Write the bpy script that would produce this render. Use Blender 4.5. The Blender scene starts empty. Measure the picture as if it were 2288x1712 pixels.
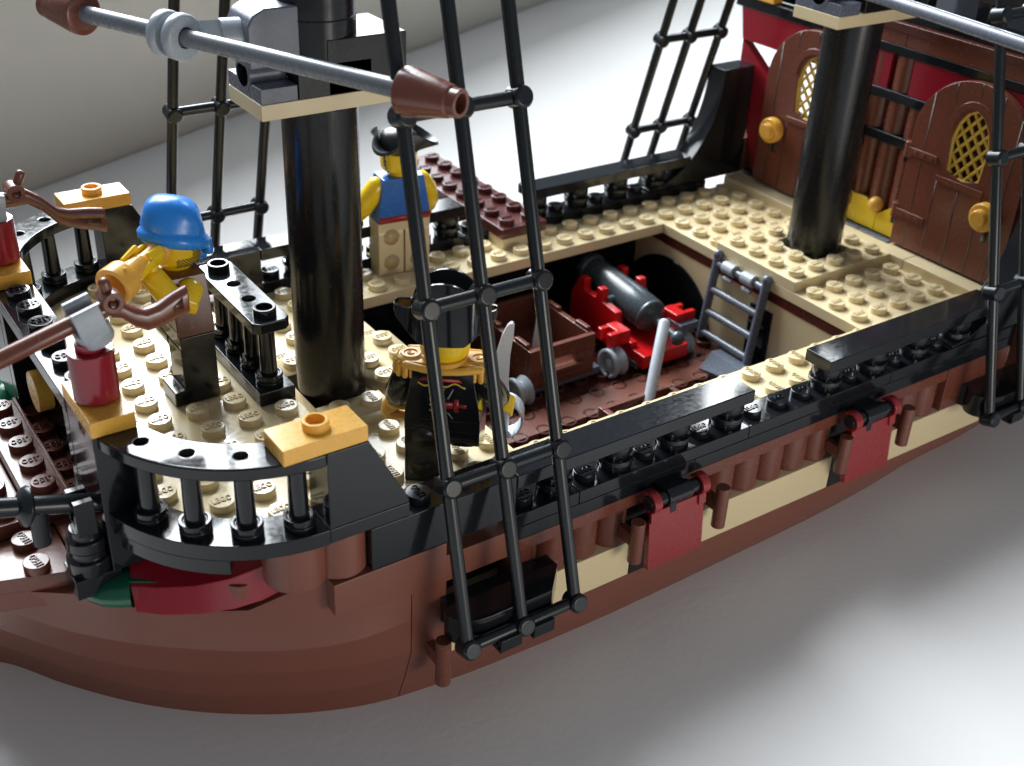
import bpy, bmesh, math, random
from mathutils import Vector, Matrix
random.seed(7)
R = math.radians
U = 0.008            # one stud pitch is 8 mm: all shapes are written in studs
Z0 = 4.8             # table top lies 4.8 studs below the main deck (z = 0)
SC = bpy.context.scene
COL = SC.collection

# ------------------------------------------------------------------ camera, light, exposure
cd = bpy.data.cameras.new('camera')
cam = bpy.data.objects.new('camera', cd)
COL.objects.link(cam)
cam.location = (-29.9167*U, -26.9544*U, (18.2314+Z0)*U)
cam.rotation_euler = (1.03321738, -0.0410358, -0.598352)
cd.sensor_width = 36.0
cd.lens = 41.718
cd.clip_start = 0.005
cd.clip_end = 50
cd.dof.use_dof = True
cd.dof.focus_distance = 31.0*U
cd.dof.aperture_fstop = 30.0
SC.camera = cam

w = bpy.data.worlds.new("World")
SC.world = w
w.use_nodes = True
bg = w.node_tree.nodes['Background']
bg.inputs[0].default_value = (0.72, 0.80, 0.92, 1)
bg.inputs[1].default_value = 0.24

def area(name, loc, target, sx, sy, power, color, spread=180):
    ld = bpy.data.lights.new(name, 'AREA')
    ld.shape = 'RECTANGLE'
    ld.size = sx*U
    ld.size_y = sy*U
    ld.energy = power
    ld.color = color
    ld.spread = R(spread)
    o = bpy.data.objects.new(name, ld)
    COL.objects.link(o)
    a = Vector(loc)
    d = (Vector(target)-a).normalized()
    o.location = Vector((a.x, a.y, a.z+Z0))*U
    q = d.to_track_quat('-Z', 'Y')
    o.rotation_euler = q.to_euler()
    return o

# the wall with the window stands behind the ship, 25 degrees off its length
WD = Vector((0.9077, 0.4195, 0))
WN = Vector((-0.4195, 0.9077, 0))
WC = 36.55           # WN . p = WC on the wall face
def onwall(s, z, off=0.0):
    p = WD*s + WN*(WC+off)
    return (p.x, p.y, z)
# panes of one tall window: their mirror images lie in the glossy deck parts
for nm, s0, s1, en in (('window_light', -13, -3.2, .55), ('window_light', -2.2, 3.6, 1.2), ('window_light', 4.6, 9.3, 2.2), ('window_light', 10.4, 15, 1.7), ('window_light', 16.2, 33, .5)):
    K = 2.3
    p0 = Vector((-15, 0, 3)); c = p0+(Vector(onwall((s0+s1)/2, 44.0))-p0)*K
    wd, ht, L = (s1-s0)*K, 54.0*K, 22.0
    area(nm, c, (c[0]-WN.x*10, c[1]-WN.y*10, c[2]), wd, ht, L*math.pi*wd*ht*U*U*en, (0.90, 0.96, 1.0))
# a smaller pane far along the same side of the room, and the low warm bounce in front
c = (150, 120, 120)
area('window_light', c, (-10, 0, 0), 34, 34, 24.0*math.pi*34*34*U*U, (0.9, 0.96, 1.0))
area('bounce_light', (-6, -52, 4.0), (-8, -8, -1), 18, 12, 0.48, (1.0, 0.93, 0.84))

SC.view_settings.view_transform = 'Standard'
SC.view_settings.look = 'None'
SC.view_settings.exposure = 0.0
SC.view_settings.gamma = 1.0
try:
    SC.view_settings.use_curve_mapping = False
except Exception:
    pass
SC.cycles.max_bounces = 8
SC.cycles.sample_clamp_indirect = 4.0

# ------------------------------------------------------------------ materials
def plastic(name, col, rough=0.18, bump=0.02, trans=0.0, coat=0.0, sss=0.0, wear=0.10, metal=0.0, spec=0.5):
    m = bpy.data.materials.new(name)
    m.use_nodes = True
    nt = m.node_tree
    b = nt.nodes['Principled BSDF']
    tc = nt.nodes.new('ShaderNodeTexCoord')
    n1 = nt.nodes.new('ShaderNodeTexNoise')
    n1.inputs['Scale'].default_value = 70
    n1.inputs['Detail'].default_value = 4
    n2 = nt.nodes.new('ShaderNodeTexNoise')
    n2.inputs['Scale'].default_value = 900
    n2.inputs['Detail'].default_value = 3
    nt.links.new(tc.outputs['Object'], n1.inputs['Vector'])
    nt.links.new(tc.outputs['Object'], n2.inputs['Vector'])
    mr = nt.nodes.new('ShaderNodeMapRange')
    mr.inputs['From Min'].default_value = 0.35
    mr.inputs['From Max'].default_value = 0.75
    mr.inputs['To Min'].default_value = rough
    mr.inputs['To Max'].default_value = rough+wear
    nt.links.new(n2.outputs['Fac'], mr.inputs['Value'])
    nt.links.new(mr.outputs['Result'], b.inputs['Roughness'])
    mx = nt.nodes.new('ShaderNodeMapRange')
    mx.inputs['To Min'].default_value = 0.97
    mx.inputs['To Max'].default_value = 1.03
    nt.links.new(n1.outputs['Fac'], mx.inputs['Value'])
    vm = nt.nodes.new('ShaderNodeVectorMath')
    vm.operation = 'SCALE'
    vm.inputs[0].default_value = col
    nt.links.new(mx.outputs['Result'], vm.inputs['Scale'])
    nt.links.new(vm.outputs['Vector'], b.inputs['Base Color'])
    bp = nt.nodes.new('ShaderNodeBump')
    bp.inputs['Strength'].default_value = bump*4
    bp.inputs['Distance'].default_value = 0.00012
    nt.links.new(n1.outputs['Fac'], bp.inputs['Height'])
    nt.links.new(bp.outputs['Normal'], b.inputs['Normal'])
    b.inputs['IOR'].default_value = 1.54
    b.inputs['Specular IOR Level'].default_value = spec
    b.inputs['Metallic'].default_value = metal
    if trans:
        b.inputs['Transmission Weight'].default_value = trans
    if sss:
        b.inputs['Subsurface Weight'].default_value = sss
        b.inputs['Subsurface Scale'].default_value = 0.002
        b.inputs['Subsurface Radius'].default_value = (1.0, 0.5, 0.2)
    return m

TAN = plastic('tan_plastic', (0.71, 0.585, 0.355), 0.17)
BLACK = plastic('black_plastic', (0.0095, 0.011, 0.0135), 0.085, bump=0.004, wear=0.07, spec=0.40)
MAST = plastic('mast_black_plastic', (0.0095, 0.010, 0.0115), 0.20, bump=0.004, spec=0.32)
RIG = plastic('soft_black_plastic', (0.010, 0.013, 0.0155), 0.24, spec=0.36, wear=0.04, bump=0.006)
BROWN = plastic('reddish_brown_plastic', (0.155, 0.048, 0.030), 0.20)
HULLB = plastic('hull_brown_plastic', (0.185, 0.060, 0.037), 0.33, bump=0.02)
DBROWN = plastic('dark_brown_plastic', (0.075, 0.020, 0.014), 0.20)
PLANKB = plastic('plank_brown_plastic', (0.085, 0.022, 0.020), 0.17)
DRED = plastic('dark_red_plastic', (0.27, 0.012, 0.024), 0.15)
RED = plastic('red_plastic', (0.62, 0.010, 0.012), 0.18)
LIDRED = plastic('lid_red_plastic', (0.26, 0.017, 0.019), 0.24)
GREY = plastic('light_grey_plastic', (0.36, 0.40, 0.44), 0.24)
STEEL = plastic('pale_grey_plastic', (0.50, 0.53, 0.58), 0.26)
DGREY = plastic('dark_blue_grey_plastic', (0.115, 0.130, 0.165), 0.22)
BAR = plastic('grey_bar_plastic', (0.17, 0.185, 0.205), 0.26, wear=.04, bump=0.006)
GOLD = plastic('pearl_gold_plastic', (0.80, 0.43, 0.065), 0.25, sss=0.10)
YEL = plastic('yellow_plastic', (0.84, 0.56, 0.012), 0.20, sss=0.08)
BLUE = plastic('blue_plastic', (0.012, 0.125, 0.46), 0.20)
AZURE = plastic('azure_plastic', (0.015, 0.235, 0.78), 0.26)
VEST = plastic('vest_brown_plastic', (0.125, 0.045, 0.026), 0.20)
GREEN = plastic('clear_green_plastic', (0.012, 0.15, 0.075), 0.10, trans=0.35)
HOLE = plastic('hole_shade', (0.004, 0.004, 0.004), 0.9, spec=0.0)  # matt black for flat discs: paints the shade inside the holes
INK = plastic('black_ink', (0.012, 0.011, 0.010), 0.30)
INKY = plastic('yellow_ink', (0.62, 0.42, 0.06), 0.30)
INKR = plastic('red_ink', (0.30, 0.012, 0.014), 0.30)
INKS = plastic('silver_ink', (0.25, 0.27, 0.30), 0.30)
LATT = plastic('gold_lattice_plastic', (0.62, 0.40, 0.055), 0.24)

# ------------------------------------------------------------------ mesh builder
FONT = {}
def text_mesh(word='LEGO'):
    if word in FONT:
        return FONT[word]
    cu = bpy.data.curves.new('letters', 'FONT')
    cu.body = word
    cu.size = 1.0
    cu.align_x = 'CENTER'
    cu.align_y = 'CENTER'
    cu.resolution_u = 2
    cu.extrude = 0.5
    cu.offset = -0.004
    ob = bpy.data.objects.new('letters', cu)
    COL.objects.link(ob)
    dg = bpy.context.evaluated_depsgraph_get()
    me = ob.evaluated_get(dg).to_mesh()
    vs = [v.co.copy() for v in me.vertices]
    fs = [tuple(p.vertices) for p in me.polygons]
    ob.evaluated_get(dg).to_mesh_clear()
    bpy.data.objects.remove(ob)
    bpy.data.curves.remove(cu)
    x0 = min(v.x for v in vs); x1 = max(v.x for v in vs)
    y0 = min(v.y for v in vs); y1 = max(v.y for v in vs)
    vs = [Vector(((v.x-(x0+x1)/2)/(x1-x0), (v.y-(y0+y1)/2)/(y1-y0), v.z+0.5)) for v in vs]
    FONT[word] = (vs, fs)
    return FONT[word]

class MB:
    def __init__(self, mat=None):
        self.v = []; self.f = []; self.fm = []; self.soft = []
        self.mats = []
        self.M = Matrix.Identity(4)
        self.cm = 0
        self.nb = False
        if mat:
            self.use(mat)
    def use(self, mat):
        if mat not in self.mats:
            self.mats.append(mat)
        self.cm = self.mats.index(mat)
        return self
    def add(self, vs, fs, nb=False):
        k = len(self.v)
        for p in vs:
            self.v.append(self.M @ Vector(p))
        for f in fs:
            self.f.append([i+k for i in f]); self.fm.append(self.cm); self.soft.append(nb or self.nb)
        return self
    def box(self, x0, x1, y0, y1, z0, z1):
        return self.add([(x0,y0,z0),(x1,y0,z0),(x1,y1,z0),(x0,y1,z0),(x0,y0,z1),(x1,y0,z1),(x1,y1,z1),(x0,y1,z1)],
                        [(0,3,2,1),(4,5,6,7),(0,1,5,4),(1,2,6,5),(2,3,7,6),(3,0,4,7)])
    def prism(self, pts, h0, h1, axis='z'):
        # polygon pts in the two other axes, extruded h0..h1 along axis
        n = len(pts)
        def mk(p, h):
            return {'z': (p[0], p[1], h), 'y': (p[0], h, p[1]), 'x': (h, p[0], p[1])}[axis]
        vs = [mk(p, h0) for p in pts]+[mk(p, h1) for p in pts]
        fs = [tuple(range(n))[::-1], tuple(range(n, 2*n))]
        for i in range(n):
            j = (i+1) % n
            fs.append((i, j, j+n, i+n))
        return self.add(vs, fs)
    def rings(self, rings, cap0=True, cap1=True, nb=False, closed=True):
        n = len(rings[0]); vs = []; fs = []
        for r in rings:
            vs += list(r)
        for k in range(len(rings)-1):
            for i in range(n if closed else n-1):
                j = (i+1) % n
                fs.append((k*n+i, k*n+j, (k+1)*n+j, (k+1)*n+i))
        if cap0: fs.append(tuple(range(n))[::-1])
        if cap1: fs.append(tuple(range((len(rings)-1)*n, len(rings)*n)))
        return self.add(vs, fs, nb)
    def frame(self, d):
        d = Vector(d).normalized()
        a = Vector((0,0,1)) if abs(d.z) < 0.9 else Vector((1,0,0))
        x = a.cross(d).normalized()
        return x, d.cross(x)
    def lathe(self, prof, c=(0,0,0), d=(0,0,1), seg=24, cap0=True, cap1=True, nb=False):
        # prof: (radius, height along d)
        c = Vector(c); dd = Vector(d).normalized(); x, y = self.frame(dd)
        rs = []
        for r, h in prof:
            rs.append([c+dd*h+(x*math.cos(2*math.pi*i/seg)+y*math.sin(2*math.pi*i/seg))*r for i in range(seg)])
        return self.rings(rs, cap0, cap1, nb)
    def cyl(self, p0, p1, r, r1=None, seg=20):
        p0 = Vector(p0); p1 = Vector(p1); L = (p1-p0).length
        return self.lathe([(r, 0), (r if r1 is None else r1, L)], p0, p1-p0, seg)
    def tube(self, pts, rad, seg=14, cap=True):
        pts = [Vector(p) for p in pts]
        if not hasattr(rad, '__len__'):
            rad = [rad]*len(pts)
        rs = []; px = None
        for i, p in enumerate(pts):
            d = (pts[min(i+1, len(pts)-1)]-pts[max(i-1, 0)]).normalized()
            if px is None:
                px, _ = self.frame(d)
            x = (px-d*px.dot(d)).normalized(); y = d.cross(x); px = x
            def ring(cn, r):
                return [cn+(x*math.cos(2*math.pi*k/seg)+y*math.sin(2*math.pi*k/seg))*r for k in range(seg)]
            if i == 0 and cap:
                for t in (0.12, 0.5, 0.85):
                    rs.append(ring(p-d*rad[0]*math.cos(math.asin(t))*0.8, rad[0]*t))
            rs.append(ring(p, rad[i]))
            if i == len(pts)-1 and cap:
                for t in (0.85, 0.5, 0.12):
                    rs.append(ring(p+d*rad[-1]*math.cos(math.asin(t))*0.8, rad[-1]*t))
        return self.rings(rs, nb=True)
    def ball(self, c, r, sz=1.0, seg=18, n=10):
        pr = [(r*math.sin(math.pi*i/n) if 0 < i < n else r*0.02, -r*sz*math.cos(math.pi*i/n)) for i in range(n+1)]
        return self.lathe(pr, c, (0,0,1), seg, nb=True)
    def stud(self, x, y, z, rot=0, txt=True, hollow=False, seg=24, h=0.2125):
        if hollow:
            self.lathe([(0.3, -0.01), (0.3, h), (0.205, h), (0.205, 0.02), (0.02, 0.02)], (x,y,z), (0,0,1), seg, cap0=False, cap1=True)
            return self
        self.lathe([(0.3, -0.005), (0.3, h)], (x,y,z), (0,0,1), seg, cap0=False)
        if txt:
            vs, fs = text_mesh()
            c, s = math.cos(R(rot)), math.sin(R(rot))
            o = []
            for v in vs:
                a, b = v.x*0.45, v.y*0.185
                o.append((x+a*c-b*s, y+a*s+b*c, z+h-0.004+v.z*0.034))
            self.add(o, fs, True)
        return self
    def studs(self, xs, ys, z, rot=0, txt=True, hollow=False, skip=()):
        for a in xs:
            for b in ys:
                if (a, b) not in skip:
                    self.stud(a, b, z, rot, txt, hollow)
        return self
    def build(self, name, parent=None, label=None, bevel=0.022, seg=2, ang=38, own=False):
        me = bpy.data.meshes.new(name)
        me.from_pydata([((p.x)*U, (p.y)*U, (p.z+(0 if own else Z0))*U) for p in self.v], [], self.f)
        for m in self.mats:
            me.materials.append(m)
        me.polygons.foreach_set('material_index', self.fm)
        me.polygons.foreach_set('use_smooth', [True]*len(self.f))
        me.update()
        o = bpy.data.objects.new(name, me)
        COL.objects.link(o)
        bm = bmesh.new(); bm.from_mesh(me)
        bmesh.ops.recalc_face_normals(bm, faces=bm.faces)
        bm.edges.ensure_lookup_table()
        lay = bm.edges.layers.float.new('bevel_weight_edge')
        bm.faces.ensure_lookup_table()
        for e in bm.edges:
            if len(e.link_faces) == 2:
                f0, f1 = e.link_faces
                a = e.calc_face_angle(0)
                sf = self.soft[f0.index] and self.soft[f1.index]
                if sf:
                    if a > R(50):
                        e.smooth = False
                elif a > R(ang):
                    e[lay] = 1.0
        bm.to_mesh(me); bm.free()
        if bevel:
            md = o.modifiers.new('edge_rounding', 'BEVEL')
            md.limit_method = 'WEIGHT'
            md.width = bevel*U
            md.segments = seg
            md.harden_normals = True
            md.use_clamp_overlap = True
        if parent is not None:
            o.parent = parent
            if not own:
                pw = Vector(parent.location)
                q = parent.parent
                while q is not None:
                    pw += Vector(q.location); q = q.parent
                o.location = -pw
        if label:
            o['label'] = label
        return o

def thing(name, label, cat, loc, rz=0, group=None):
    o = bpy.data.objects.new(name, None)
    COL.objects.link(o)
    o.empty_display_size = 0.01
    o.location = (loc[0]*U, loc[1]*U, (loc[2]+Z0)*U)
    o.rotation_euler = (0, 0, R(rz))
    o['label'] = label; o['category'] = cat
    if group: o['group'] = group
    return o
def tag(o, label, cat, group=None):
    o['label'] = label; o['category'] = cat
    if group: o['group'] = group
    return o
def T(loc, rz=0, rx=0, ry=0):
    return Matrix.Translation(loc) @ Matrix.Rotation(R(rz), 4, 'Z') @ Matrix.Rotation(R(rx), 4, 'X') @ Matrix.Rotation(R(ry), 4, 'Y')
def fr(a, b, st=1.0):
    n = int(round((b-a)/st))
    return [a+st*i for i in range(n+1)]

# ------------------------------------------------------------------ table and wall
def surface(name, c0, c1, rough, sc):
    m = bpy.data.materials.new(name); m.use_nodes = True
    nt = m.node_tree; b = nt.nodes['Principled BSDF']
    tc = nt.nodes.new('ShaderNodeTexCoord'); n = nt.nodes.new('ShaderNodeTexNoise')
    n.inputs['Scale'].default_value = sc; n.inputs['Detail'].default_value = 5
    nt.links.new(tc.outputs['Object'], n.inputs['Vector'])
    cr = nt.nodes.new('ShaderNodeValToRGB')
    cr.color_ramp.elements[0].color = (*c0, 1); cr.color_ramp.elements[1].color = (*c1, 1)
    cr.color_ramp.elements[0].position = 0.3; cr.color_ramp.elements[1].position = 0.7
    nt.links.new(n.outputs['Fac'], cr.inputs['Fac'])
    nt.links.new(cr.outputs['Color'], b.inputs['Base Color'])
    bp = nt.nodes.new('ShaderNodeBump'); bp.inputs['Strength'].default_value = 0.15; bp.inputs['Distance'].default_value = 0.0005
    n2 = nt.nodes.new('ShaderNodeTexNoise'); n2.inputs['Scale'].default_value = 600
    nt.links.new(tc.outputs['Object'], n2.inputs['Vector'])
    nt.links.new(n2.outputs['Fac'], bp.inputs['Height']); nt.links.new(bp.outputs['Normal'], b.inputs['Normal'])
    b.inputs['Roughness'].default_value = rough
    return m
TABLE = surface('white_table_top', (0.70, 0.69, 0.68), (0.73, 0.72, 0.71), 0.42, 14)
WALL = surface('beige_wall_paint', (0.70, 0.67, 0.58), (0.73, 0.70, 0.61), 0.8, 9)
t = MB(TABLE)
a = onwall(-120, 0); b_ = onwall(170, 0)
t.prism([(-90, -80), (120, -80), (b_[0], b_[1]), (a[0], a[1])], -6.4, -4.8)
o = t.build('table', bevel=0.15); o['kind'] = 'structure'
wl = MB(WALL)
p = [onwall(-120, 0, 0.0), onwall(170, 0, 0.0), onwall(170, 0, 3), onwall(-120, 0, 3)]
wl.prism([(q[0], q[1]) for q in p], -12, 15.5)
o = wl.build('wall', bevel=0.0); o['kind'] = 'structure'

# ------------------------------------------------------------------ the ship
ship = thing('toy_ship', 'brown, tan and black brick built toy pirate ship with two black masts on white table', 'toy ship', (-8, 0, -4.8))

# hull ----------------------------------------------------------------
def interp(tab, x):
    if x <= tab[0][0]: return tab[0][1]
    for (x0, y0), (x1, y1) in zip(tab, tab[1:]):
        if x <= x1:
            return y0+(y1-y0)*(x-x0)/(x1-x0)
    return tab[-1][1]
def smooth(tab, x):
    if x <= tab[0][0]: return tab[0][1]
    if x >= tab[-1][0]: return tab[-1][1]
    n = len(tab)
    sl = [(tab[i+1][1]-tab[i][1])/(tab[i+1][0]-tab[i][0]) for i in range(n-1)]
    def tg(i):
        if i == 0: return sl[0]
        if i == n-1: return sl[-1]
        h0 = tab[i][0]-tab[i-1][0]; h1 = tab[i+1][0]-tab[i][0]
        return (sl[i-1]*h1+sl[i]*h0)/(h0+h1)
    for i in range(n-1):
        if x <= tab[i+1][0]:
            h_ = tab[i+1][0]-tab[i][0]; t = (x-tab[i][0])/h_
            a = 2*t**3-3*t*t+1; b = t**3-2*t*t+t; c = -2*t**3+3*t*t; d = t**3-t*t
            return a*tab[i][1]+b*h_*tg(i)+c*tab[i+1][1]+d*h_*tg(i+1)
LV = {-0.4: [(-28.7,.5),(-27.2,3.3),(-25.66,4.61),(-24.77,5.64),(-23.72,6.41),(-22.15,7.32),(-21.3,7.72),(-20.6,7.9),(-19,7.97),(5,7.97),(9,7.0),(14,5.0)],
      -1.6: [(-28.5,.45),(-27.18,2.44),(-26.09,3.98),(-24.95,5.2),(-23.76,6.19),(-21.85,7.41),(-20.45,7.9),(-19,7.975),(4,7.975),(9,6.9),(14,4.8)],
      -2.7: [(-28.2,.4),(-27.22,1.83),(-26.1,3.45),(-24.94,4.77),(-23.7,5.8),(-22.4,6.65),(-20.3,7.62),(-19,7.93),(4,7.97),(9,6.7),(14,4.4)],
      -3.75: [(-27.9,.35),(-27.24,1.2),(-26.08,2.85),(-24.9,4.3),(-23.67,5.42),(-22.35,6.3),(-20.2,7.32),(-18.5,7.7),(-16,7.9),(0,7.9),(4,7.7),(9,6.3),(14,3.6)],
      -4.8: [(-27.7,.3),(-27.2,.67),(-26.07,2.28),(-24.86,3.77),(-23.6,4.96),(-22.25,5.93),(-20.03,7.0),(-17.5,7.45),(-15,7.6),(-8,7.6),(0,7.2),(4,6.6),(9,4.6),(14,2.0)]}
def hull_b(x, z):
    ks = sorted(LV)
    if z <= ks[0]: return smooth(LV[ks[0]], x)
    for k0, k1 in zip(ks, ks[1:]):
        if z <= k1:
            t = (z-k0)/(k1-k0)
            return min(7.985, smooth(LV[k0], x)*(1-t)+smooth(LV[k1], x)*t)
    return min(7.985, smooth(LV[ks[-1]], x))
h = MB(HULLB)
bx = [-28.6+0.2*i for i in range(int((28.6-18.96)/0.2)+1)]+[-18.96]
def hull_skin(mb, xs, zs, lips, side):
    rs = []
    for x in xs:
        ztop = zs[0]
        if zs[0] > -1 and x > -22.6:
            ztop = min(0.385, -0.45+0.84*min(1.0, (x+22.6)/1.5))
        ring = []
        for z in zs:
            zz = ztop if z == zs[0] else z
            d = 0.24*max(0.0, min(1.0, (-19.0-x)/2.0)) if lips else 0.0
            k = 0.0 if (z in lips or z == zs[-1] or not lips) else (0.9 if z != zs[0] else 1.0)
            ring.append((x, side*max(.03, hull_b(x, zz)-d*k), zz))
            if z in lips:
                ring.append((x, side*max(.03, hull_b(x, z)-d-0.004), z-0.012))
        ring.append((x, side*max(0.02, hull_b(x, zs[-1])-1.0), zs[-1]))
        ring.append((x, side*max(0.05, hull_b(x, zs[0])-1.0), ztop))
        rs.append(ring)
    mb.rings(rs)
for s in (-1, 1):
    hull_skin(h, bx, [-0.45, -0.9, -1.6, -2.1, -2.7, -3.2, -3.75, -4.2, -4.8], (-1.6, -2.7, -3.75), s)
    hull_skin(h, [-18.94, -18.5, -17.98], [-0.81, -1.6, -2.2, -2.7, -3.3, -3.75, -4.2, -4.8], (), s)
    hull_skin(h, [-17.98+i*1.0 for i in range(31)], [-3.21, -3.75, -4.0, -4.4, -4.8], (), s)
h.box(-27.2, 9, -0.6, 0.6, -4.8, -3.4)
h.build('hull', ship, bevel=0.03)
for s in (-1, 1):
    y0, y1 = sorted((s*8.0, s*7.0))
    hb = MB(HULLB)
    hb.prism([(-20.98, 0.39), (-20.98, -0.46), (-19.0, -0.79), (-18.0, -0.79), (-18.0, 0.39)][:1]+[(-20.98, -0.52), (-18.98, -0.80), (-15.99, -0.80), (-15.99, 0.0), (-17.98, 0.0), (-17.98, 0.39)], y0, y1, 'y')
    hb.build('hull_block', ship)
# hull inside: dark floor with hollow studs and closing boards
fl = MB(DBROWN)
fl.box(-14, 0.2, -7.0, 7.0, -3.9, -3.6)
fl.studs(fr(-13.5, -0.5), fr(-6.5, 6.5), -3.6, hollow=True)
fl.build('hold_floor', ship, bevel=0.02)
ins = MB(BLACK)
for s in (-1, 1):
    y0, y1 = sorted((s*7.0, s*6.6)); ins.box(-18, 6, y0, y1, -3.6, -0.42)
ins.box(-14.6, -14.2, -6.6, 6.6, -3.6, -0.42)
ins.box(-24.0, -19.2, -5.0, 5.0, -3.0, 1.15)
ins.build('hold_wall', ship)

# side bands ---------------------------------------------------------
for s in (-1, 1):
    y0, y1 = sorted((s*8.0, s*7.0))
    for x0, x1, m in ((-18, -12, TAN), (-12, -10, BLACK), (-10, -4, TAN), (-4, -2, BLACK), (-2, 4.2, TAN)):
        MB(m).box(x0+.012, x1-.012, y0, y1, -3.19, -2.0).build('band_brick', ship, None if m is TAN else None)
    lg = MB(BROWN)
    for i in range(-16, 2):
        if i in (-12, -11, -4, -3):
            continue
        lg.cyl((i+.5, s*7.47, -2.0), (i+.5, s*7.47, -0.8), 0.5, seg=24)
    lg.build('log_brick', ship)
    br = MB(BROWN)
    br.box(-16, 1, y0, y1, -0.8, -0.41)
    br.box(1.05, 4.2, y0, y1, -1.99, -0.41)
    br.build('side_plate', ship)
    for k in (-12, -4):
        MB(BLACK).box(k+.05, k+1.95, min(s*7.0, s*7.6), max(s*7.0, s*7.6), -2.0, -0.82).build('gun_port', ship)
    g = MB(BLACK)
    for x0, x1 in ((-16, -10), (-10, -4), (-4, 4)):
        g.box(x0+.01, x1-.01, y0, y1, -0.4, -0.005)
    for x0, x1 in ((-16, -14), (-14, -8), (-8, -2), (-2, 4)):
        g.box(x0+.01, x1-.01, y0, y1, 0.005, 0.4)
    for x in fr(-15.5, 3.5):
        g.stud(x, s*7.5, 0.4, 180 if s > 0 else 0)
    g.build('gunwale', ship)
    # end block between the two decks
    e = MB(BLACK)
    e.box(-20, -16.01, y0, y1, 0.41, 1.6)
    for x in (-18.5,):
        e.stud(x, s*7.5, 1.6, 90)
    e.build('gunwale_block', ship)
    # two balustrade rails
    for x0 in (-16, -5):
        r = MB(BLACK).box(x0+.015, x0+7.985, y0, y1, 1.2, 1.6)
        ro = r.build('rail', ship, bevel=0.035)
        for k in range(4):
            cx = x0+0.5+2*k+(1 if x0 == -16 else 0)
            pb = MB(BLACK)
            pb.lathe([(0.46, 0.6), (0.5, 0.63), (0.5, 0.78), (0.36, 0.8)], (cx, s*7.5, 0), seg=24)
            pb.lathe([(0.40, 0.40), (0.44, 0.60)], (cx, s*7.5, 0), seg=24)
            pb.lathe([(0.38, 0.8), (0.46, 1.0), (0.46, 1.19)], (cx, s*7.5, 0), seg=24)
            for aa in range(4):
                an = R(45+90*aa)
                pb.box(cx+.33*math.cos(an)-.1, cx+.33*math.cos(an)+.1, s*7.5+.33*math.sin(an)-.1, s*7.5+.33*math.sin(an)+.1, 0.4, 0.98)
            pb.build('baluster', ro)

# gun port lids, near side and far side -------------------------------
for s in (-1, 1):
    for xc in (-11.05, -3.25):
        lid = MB(LIDRED)
        lid.M = T((xc, s*8.48, -0.42), 0 if s < 0 else 180, rx=-5.5)
        lid.box(-0.98, 0.98, -0.09, 0.09, -2.1, -0.3)
        for k in (-1, 1):
            pts = []
            for i in range(13):
                an = R(-60+i*22.5)
                pts.append((-0.32*math.sin(an), 0.32*math.cos(an)))
            for i in range(12, -1, -1):
                an = R(-60+i*22.5)
                pts.append((-0.215*math.sin(an), 0.215*math.cos(an)))
            xx = 0.98 if k > 0 else -0.98
            lid.prism([(pp[0], pp[1]) for pp in pts], min(xx, xx-k*.26), max(xx, xx-k*.26), 'x')
            lid.box(min(xx, xx-k*.26), max(xx, xx-k*.26), -0.16, 0.09, -0.6, -0.24)
        lo = lid.build('gun_port_lid', ship)
        hg = MB(BLACK)
        hg.cyl((xc-1.02, s*8.48, -0.42), (xc+1.02, s*8.48, -0.42), 0.2)
        hg.cyl((xc-.42, s*8.48, -0.42), (xc+.42, s*8.48, -0.42), 0.27)
        hg.box(xc-.4, xc+.4, min(s*8.0, s*8.45), max(s*8.0, s*8.45), -0.6, -0.22)
        hg.box(xc+.02-.3, xc-.05, min(s*8.5, s*8.62), max(s*8.5, s*8.62), -0.95, -0.45)
        hg.build('hinge', lo)
# brown grab bars beside the gun ports
for s in (-1, 1):
    for xb, z1, z0 in ((-18.42, -2.02, -3.42), (-12.41, -0.8, -2.12), (-9.36, -0.8, -2.14), (-4.36, -0.82, -2.08), (-1.57, -0.68, -2.03)):
        b = MB(BROWN)
        b.cyl((xb, s*8.6, z0), (xb, s*8.6, z1), 0.2)
        zm = (z0+z1)/2
        b.box(xb-.12, xb+.12, min(s*7.98, s*8.5), max(s*7.98, s*8.5), zm-.2, zm+.2)
        b.build('grab_bar', ship)

# decks ---------------------------------------------------------------
for s in (-1, 1):
    dk = MB(TAN)
    y0, y1 = sorted((s*7.0, s*5.0)); dk.box(-14, 0, y0+.005, y1-.005, -0.4, 0)
    for x in fr(-13.5, -0.5):
        for y in (5.5, 6.5):
            dk.stud(x, s*y, 0, 180 if s > 0 else 90)
    dk.build('walkway_plate', ship)
ad = MB(TAN)
ad.box(0.0, 4.99, -6.99, 6.99, -0.4, 0)
for y in fr(-6.5, 6.5):
    for x in fr(0.5, 4.5):
        if abs(y) > 2 and not (abs(x-3) < 1 and abs(y) < 1):
            ad.stud(x, y, 0, 180 if y > 0 else 0)
ad.build('aft_deck_plate', ship)
def plate_hole(mb, x0, x1, y0, y1, cx, cy, z0, z1, r=1.06):
    mb.box(x0, cx-1, y0, y1, z0, z1); mb.box(cx+1, x1, y0, y1, z0, z1)
    mb.box(cx-1, cx+1, y0, cy-1, z0, z1); mb.box(cx-1, cx+1, cy+1, y1, z0, z1)
ar = MB(TAN)
plate_hole(ar, 0.0, 4.99, -2, 2, 3, 0, 0.005, 0.4)
for x in fr(0.5, 4.5):
    for y in fr(-1.5, 1.5):
        if not (abs(x-3) < 1 and abs(y) < 1):
            ar.stud(x, y, 0.4, 0)
ar.build('mast_plate', ship)
ab = MB(TAN)
ab.box(0.06, 0.5, -6.6, 6.6, -3.6, -0.8)
abo = ab.build('bulkhead', ship)
MB(DBROWN).box(0.03, 0.6, -6.6, 6.6, -0.8, -0.405).build('bulkhead_trim', ship)
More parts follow.
